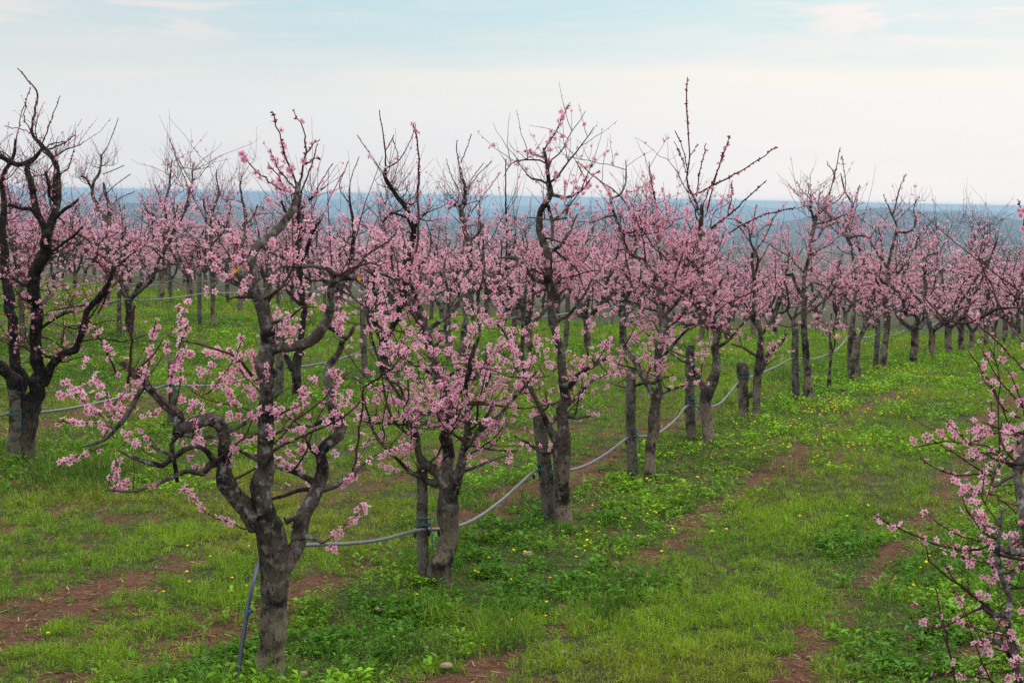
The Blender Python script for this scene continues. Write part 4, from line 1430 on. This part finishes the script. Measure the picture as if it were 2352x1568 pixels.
for (x, y_, d) in [(953, 1223, 14.9), (985, 1219, 15.1), (1008, 1219, 15.25), (1226, 1090, 17.9), (1438, 1012, 20.55), (1575, 940, 23.7), (1694, 884, 26.3)]:
    a = Acc(); p0 = at(x, y_, d)
    V, q = tubes(np.array([[p0 + [0, 0, 0.005], p0 + [0, 0, -0.015], p0 + [0, 0, -0.04]]]), np.array([[0.012, 0.015, 0.007]]), 7); a.add(V, q, capfan(3, 7))
    obj("dripper", a.mesh("dripper", True), M_BLACK, hroot)

HP2 = [(-60, 968, 21.3), (0, 954, 21.6), (24, 950, 21.75), (70, 948, 22.2), (130, 942, 22.7), (200, 930, 23.3), (270, 914, 24), (330, 900, 24.5), (386, 884, 25.0), (430, 886, 25.5), (500, 884, 26.3), (560, 872, 27.2), (620, 856, 28), (650, 846, 28.4),
       (690, 842, 29), (750, 832, 29.8), (800, 818, 30.6), (850, 800, 31.4), (900, 790, 32.3), (960, 778, 33.3), (1000, 764, 34), (1042, 746, 34.8), (1080, 744, 35.6), (1140, 738, 36.8), (1200, 726, 38), (1245, 728, 38.8), (1300, 720, 40), (1350, 708, 41.3), (1400, 708, 43), (1430, 700, 44.3), (1480, 718, 45.5), (1510, 716, 47)]
hose_obj(np.array([at(x, y_, d) for x, y_, d in HP2]), 0.014, "grey hose of the second row, passing behind the nearest tree's limbs")
HP3 = [(-60, 752, 34.6), (0, 738, 35.2), (60, 728, 35.8), (100, 721, 36.2), (180, 708, 37.2), (240, 697, 37.9), (282, 687, 38.5), (330, 689, 39.3), (400, 684, 40.3), (470, 674, 41.8), (500, 673, 42.3), (600, 672, 44)]
hose_obj(np.array([at(x, y_, d) for x, y_, d in HP3]), 0.014, "hose crossing the upper grass at the left, in front of the back rows")
for r, lab in ((4, "far hose on the fourth row, under the pink blossoms"), (5, "farthest hose, drawn along the fifth row of trees")):
    ys_ = [v for v in TREE_AT[r] if v < 75]
    hose_obj(hose(r, ys_, 0.62, 0.015, "", None, r), 0.015, lab)

# ------------------------------------------------------------------ grass, weeds, litter
def build_grass():
    rng = np.random.default_rng(77)
    acc = Acc()
    bands = [(11.0, 14.5, 6500, 1.0), (14.5, 19, 4400, 1.1), (19, 26, 2600, 1.3), (26, 36, 1250, 1.8), (36, 48, 620, 2.5), (48, 72, 240, 3.6)]
    for y0, y1, dens, s in bands:
        wmax = 0.34 * y1 + 0.6
        n = int(dens * (y1 - y0) * 2 * wmax)
        X = rng.uniform(-wmax, wmax, n); Y = rng.uniform(y0, y1, n)
        ok = np.abs(X) < 0.31 * Y + 0.5
        X = X[ok]; Y = Y[ok]
        # blades stand in small clumps
        cl = 0.10 * s
        cxn = np.round(X / cl + rng.normal(0, .25, len(X))); cyn = np.round(Y / cl + rng.normal(0, .25, len(X)))
        jx = hash2(cxn, cyn, 5) - .5; jy = hash2(cxn, cyn, 6) - .5
        pull = 0.35
        X = X * (1 - pull) + pull * (cxn + jx) * cl; Y = Y * (1 - pull) + pull * (cyn + jy) * cl
        cov = cover(X, Y)
        tus = sst(fbm(X * 4.2, Y * 3.0, 51, 3), 0.34, 0.60)
        keep = rng.random(len(X)) < np.clip(cov * 0.90 + 0.10, 0, 1) * (0.55 + 0.45 * tus)
        X = X[keep]; Y = Y[keep]; cov = cov[keep]; tus = tus[keep]; ch = hash2(cxn, cyn, 8)[keep]
        n = len(X)
        rd = rowdist(X, Y)
        o = X - TAN * Y
        weedp = sst(rd + (fbm(X * 1.3, Y * 0.9, 61, 3) - .5) * 2.2, 1.45, 0.35) * 0.62
        weedp = np.maximum(weedp, 0.5 * sst(fbm(X * 0.55, Y * 0.4, 71, 3), 0.50, 0.66))
        weed = rng.random(n) < weedp
        lush = fbm(X * 0.8, Y * 0.55, 81, 4)
        Z = ground(X, Y)
        az_ = rng.uniform(0, 2 * math.pi, n)
        # blade form
        L = np.where(weed, rng.uniform(0.02, 0.055, n), rng.uniform(0.03, 0.10, n) * (0.55 + 0.9 * lush))
        tuft = sst(fbm(X * 1.1 + 40, Y * 0.8, 91, 3), 0.62, 0.74) * (rd < 1.5)
        tuft = np.maximum(tuft, np.exp(-(((X + 4.45) / 0.9) ** 2 + ((Y - 20.5) / 1.1) ** 2)) * 1.2)
        L = L * (1 + 1.6 * np.clip(tuft, 0, 1) * (~weed))
        L = L * (0.45 + 0.55 * cov) * (0.60 + 0.60 * tus) * (0.75 + 0.25 * s) * (0.6 + 0.8 * ch)
        wd = np.where(weed, L * rng.uniform(0.32, 0.6, n), (0.0035 + 0.002 * rng.random(n)) * s)
        e_ = np.where(weed, rng.uniform(-0.05, 0.75, n), rng.uniform(0.35, 1.45, n))
        lift = np.where(weed, rng.uniform(0.0, 0.09, n) * (0.3 + lush), 0.0) * (0.4 + ch)
        D = np.stack([np.cos(az_) * np.cos(e_), np.sin(az_) * np.cos(e_), np.sin(e_)], -1)
        side = np.stack([-np.sin(az_), np.cos(az_), rng.normal(0, .25, n)], -1)
        B = np.stack([X, Y, Z - 0.004 + lift], -1)
        mid = B + D * (L * 0.5)[:, None] + np.array([0, 0, 1.]) * (L * 0.10)[:, None]
        tip = B + D * L[:, None] - np.array([0, 0, 1.]) * (L * np.where(weed, 0.12, 0.22))[:, None]
        V = np.stack([B, mid + side * wd[:, None] * 0.5, tip, mid - side * wd[:, None] * 0.5], 1)
        # species colours
        lawn = np.array([0.180, 0.305, 0.012]); lawn2 = np.array([0.105, 0.215, 0.010]); olive = np.array([0.20, 0.215, 0.020]); straw = np.array([0.34, 0.25, 0.11])
        wk = np.array([0.065, 0.170, 0.014]); wk2 = np.array([0.155, 0.310, 0.018]); dk = np.array([0.036, 0.105, 0.010])
        c = lawn2 + (lawn - lawn2) * np.clip((lush - .3) * 2.2, 0, 1)[:, None]
        ol = sst(fbm(X * 0.5, Y * 0.35, 95, 3), 0.5, 0.72)[:, None] * 0.6
        c = c * (1 - ol) + olive * ol
        # bright weeds on the right of the main row farther up
        br = (sst(Y, 17, 24) * np.exp(-((o + 4.6) / 1.3) ** 2))[:, None]
        wc = wk + (wk2 - wk) * np.clip(sst(fbm(X * 1.2, Y * 0.8, 97, 3), .40, .66)[:, None] + br, 0, 1)
        c = np.where(weed[:, None], wc, c)
        tt = np.clip(tuft, 0, 1)[:, None] * 0.8
        c = np.where(weed[:, None], c, c * (1 - tt) + dk * tt)
        dry = (rng.random(n) < 0.05 + 0.30 * (1 - cov)) & ~weed
        c = np.where(dry[:, None], straw, c)
        c = c * rng.uniform(0.6, 1.35, (n, 1)) * (0.75 + 0.5 * ch[:, None])
        cc = np.repeat(c[:, None, :], 4, 1)
        q = np.arange(n * 4).reshape(n, 4)
        acc.add(V.reshape(-1, 3), q, None, cc.reshape(-1, 3))
    print("blades", acc.n // 4)
    obj("grass", acc.mesh("grass"), M_GRASS, None, "short spring grass and low green weeds covering the orchard floor", "grass", None, 'stuff')


build_grass()


def build_litter():
    rng = np.random.default_rng(78)
    n = 70000
    Y = rng.uniform(11.0, 34, n) ; X = rng.uniform(-1, 1, n) * (0.31 * Y + 0.4)
    cov = cover(X, Y)
    k = rng.random(n) < np.clip(0.95 - cov * 0.9, 0, 1)
    X = X[k]; Y = Y[k]; n = len(X)
    az_ = rng.uniform(0, math.pi, n); L = rng.uniform(0.02, 0.10, n) * np.where(rng.random(n) < .06, 2.2, 1); w_ = rng.uniform(0.002, 0.005, n)
    D = np.stack([np.cos(az_), np.sin(az_), rng.normal(0, .12, n)], -1); S = np.stack([-np.sin(az_), np.cos(az_), 0 * az_], -1)
    C = np.stack([X, Y, ground(X, Y) + rng.uniform(0.006, 0.02, n)], -1)
    up = np.array([0, 0, 1.])
    V = np.stack([C - D * L[:, None] / 2 - S * w_[:, None], C - D * L[:, None] / 2 + S * w_[:, None], C - up * 0.001 + D * L[:, None] / 2 + S * w_[:, None], C + D * L[:, None] / 2 - S * w_[:, None]], 1)
    pal = np.array([(0.10, 0.05, 0.028), (0.18, 0.10, 0.055), (0.06, 0.034, 0.022), (0.34, 0.23, 0.12), (0.03, 0.022, 0.018)])
    c = pal[rng.choice(5, n, p=[.32, .27, .2, .09, .12])]
    cc = np.repeat(c[:, None], 4, 1)
    acc = Acc(); acc.add(V.reshape(-1, 3), np.arange(n * 4).reshape(n, 4), None, cc.reshape(-1, 3))
    # crumbs of red earth and pebbles
    m = 9000
    Y = rng.uniform(11, 30, m); X = rng.uniform(-1, 1, m) * (0.31 * Y + .4)
    k = rng.random(m) < np.clip(0.9 - cover(X, Y), 0, 1)
    X = X[k]; Y = Y[k]; m = len(X)
    s = rng.uniform(0.004, 0.016, m) * np.where(rng.random(m) < .04, 1.9, 1)
    C = np.stack([X, Y, ground(X, Y) + s * 0.3], -1)
    base = BUDV * np.array([2.0, 1.7, 0.8])
    P = C[:, None] + s[:, None, None] * base[None] * rng.uniform(.6, 1.3, (m, 6, 3))
    pal = np.array([(0.13, 0.055, 0.03), (0.19, 0.085, 0.05), (0.33, 0.22, 0.15)])
    c = pal[rng.choice(3, m, p=[.5, .38, .12])]
    T = (BUDT[None] + (np.arange(m) * 6)[:, None, None]).reshape(-1, 3)
    acc.add(P.reshape(-1, 3), None, T, np.repeat(c[:, None], 6, 1).reshape(-1, 3))
    obj("litter", acc.mesh("litter"), M_LITTER, None, "chopped twigs, straw and red crumbs scattered on the bare soil", "litter", None, 'stuff')


build_litter()

# dandelions
def dandelion_mesh():
    a = Acc()
    n = 11
    ang = np.arange(n) * 2 * math.pi / n
    r = 0.0135
    V = [(0, 0, 0.008)] + [(r * math.cos(t) * (1 + .12 * (i % 2)), r * math.sin(t) * (1 + .12 * (i % 2)), 0.002) for i, t in enumerate(ang)] + [(0, 0, -0.010)]
    T = [(0, 1 + i, 1 + (i + 1) % n) for i in range(n)] + [(n + 1, 1 + (i + 1) % n, 1 + i) for i in range(n)]
    a.add(np.array(V), None, T)
    return a.mesh("flower_head")


def scatter_dandelions():
    rng = np.random.default_rng(91)
    spots = []
    # a band on the right of the main row, thicker farther up, and looser ones elsewhere
    for _ in range(2600):
        Y = rng.uniform(12.5, 40)
        o = -4.75 + rng.normal(0, 0.55)
        if rng.random() < sst(Y, 12, 27) * 0.42 + 0.03:
            x = o + TAN * Y
            if fbm(np.array([x * .9]), np.array([Y * .6]), 15, 3)[0] > 0.47: spots.append((x, Y))
    for _ in range(900):
        Y = rng.uniform(13, 50); x = rng.uniform(-.27, .2) * Y
        if fbm(np.array([x * .5]), np.array([Y * .4]), 16, 3)[0] > 0.60: spots.append((x, Y))
    for _ in range(600):
        Y = rng.uniform(30, 48); x = rng.uniform(-.26, -.08) * Y
        if fbm(np.array([x * .5]), np.array([Y * .4]), 19, 3)[0] > 0.5: spots.append((x, Y))
    for px, py in [(1175, 1455), (945, 1385), (900, 1490), (150, 1418), (95, 1477), (365, 1390), (420, 1345), (475, 1300), (1090, 1335), (1122, 1300), (1180, 1285), (1205, 1290), (2145, 1300), (2138, 1312), (2125, 1318), (2100, 1372), (2110, 1368)]:
        dz = (CY - py) / F
        yy = CAMZ / (SP - CP * dz) * (CP + SP * dz); spots.append(((px - CX) / F * yy, yy))
    spots = [s for s in spots if abs(s[0]) < .27 * s[1] and cover(np.array([s[0]]), np.array([s[1]]))[0] > 0.72]
    spots.sort(key=lambda s: s[1])
    print("dandelions", len(spots))
    hm = dandelion_mesh(); hm.materials.append(M_YELLOW)
    sm_ = Acc(); V, q = tubes(np.array([[[0, 0, -0.09], [0.004, 0, -.04], [0, 0, -.006]]]), np.array([[.0022, .002, .002]]), 4); sm_.add(V, q)
    sm = sm_.mesh("stem"); sm.materials.append(M_STEM)
    for i, (x, y) in enumerate(spots[:280]):
        s = rng.uniform(0.7, 1.15)
        o = bpy.data.objects.new("dandelion", hm); COL.objects.link(o)
        o.location = (x, y, gz(x, y) + rng.uniform(0.06, 0.11)); o.scale = (s, s, s)
        o.rotation_euler = (rng.normal(0.15, .3), rng.normal(0, .3), rng.uniform(0, 6))
        tag(o, "small yellow dandelion flower in the grass", "flower", "dandelions in the grass")
        c = bpy.data.objects.new("stem", sm); COL.objects.link(c); c.parent = o
    rest = spots[280:]
    if rest:
        a = Acc()
        hv = np.array([v.co[:] for v in hm.vertices]); ht = np.array([p.vertices[:] for p in hm.polygons])
        for x, y in rest:
            s = rng.uniform(0.55, 0.9)
            a.add(hv * s + np.array([x, y, gz(x, y) + rng.uniform(.07, .12)]), None, ht)
        obj("dandelions", a.mesh("dandelions"), M_YELLOW, None, "yellow dandelions far up the orchard slope", "flowers", None, 'stuff')


scatter_dandelions()

# stones
def stone(px, py, w, h, label, seed, mat=None, name="stone"):
    dz = (CY - py) / F
    yy = CAMZ / (SP - CP * dz) * (CP + SP * dz)
    x = (px - CX) / F * yy
    rng = np.random.default_rng(seed)
    k = yy / F
    import bmesh
    bm = bmesh.new(); bmesh.ops.create_icosphere(bm, subdivisions=3, radius=1)
    for v in bm.verts:
        c = v.co
        f = 0.75 + 0.5 * fbm(np.array([c.x * 1.6 + seed]), np.array([c.y * 1.6 + c.z * 2.1]), seed, 3)[0]
        v.co = Vector((c.x * f * w * .5 * k, c.y * f * w * .42 * k, max(c.z, -0.4) * f * h * .55 * k))
    me = bpy.data.meshes.new(name); bm.to_mesh(me); bm.free()
    o = obj(name, me, mat or M_STONE, None, label, "stone" if name == "stone" else "leaf", "stones on the orchard floor" if name == "stone" else None)
    o.location = (x, yy, gz(x, yy) + h * 0.28 * k + 0.03); o.rotation_euler = (0, 0, seed)
    return o


stone(1212, 1286, 26, 13, "flat pale stone in the weeds right of the second tree's trunk", 1)
stone(976, 1510, 15, 18, "pointed cream stone standing in the grass near the lower edge", 2)
stone(1022, 1546, 28, 14, "low pinkish stone on the red soil strip, lower middle", 3)
stone(806, 1556, 22, 13, "round grey stone at the lower edge right of the near trunk", 4)
stone(1295, 1510, 24, 9, "brown stone half buried in the red strip", 5)
stone(1420, 1380, 20, 9, "small tan stone beside the red strip, farther up", 6)
stone(690, 1560, 20, 12, "reddish stone at the foot of the nearest trunk", 7)
stone(872, 1410, 36, 12, "pale withered leaf lying on the dark weeds", 8, M_DRY, "dry_leaf")

# ------------------------------------------------------------------ haze
# the top of the air layer follows the gentle tilt of the valley, just above the trees and the ridges
HA, HB = 0.01905, (451.0 - HOR) / F
bpy.context.view_layer.update()
top = 4.8
for o_ in [o for o in sc.objects if o.type == 'MESH']:
    me = o_.data
    if o_.name.startswith(("hills", "ground")):
        co = np.empty(len(me.vertices) * 3, np.float32); me.vertices.foreach_get("co", co); co = co.reshape(-1, 3)
        print(o_.name, float((co[:, 2] + HA * co[:, 0] + HB * co[:, 1]).max()), co[(co[:, 2] + HA * co[:, 0] + HB * co[:, 1]).argmax()])
        top = max(top, float((co[:, 2] + HA * co[:, 0] + HB * co[:, 1]).max()) + 0.3)


def haze():
    m, nb = newmat("haze_air")
    pv = nb.n('ShaderNodeVolumePrincipled')
    pv.inputs['Color'].default_value = (0.40, 0.60, 0.76, 1)
    pv.inputs['Density'].default_value = 0.000165
    pv.inputs['Anisotropy'].default_value = 0.2
    o = nb.n('ShaderNodeOutputMaterial'); m.node_tree.links.new(pv.outputs[0], o.inputs['Volume'])
    V = []
    for x in (-5600, 5600):
        for y in (-60, 15000):
            zt = top - HA * x - HB * y
            V += [(x, y, zt - 420), (x, y, zt)]
    q = [(0, 1, 3, 2), (4, 6, 7, 5), (0, 4, 5, 1), (2, 3, 7, 6), (0, 2, 6, 4), (1, 5, 7, 3)]
    me = mk_mesh("haze", np.array(V), np.array(q))
    obj("haze", me, m, kind='stuff', label="thin blue haze over the valley", cat="haze")


haze()
print("top of haze", top)
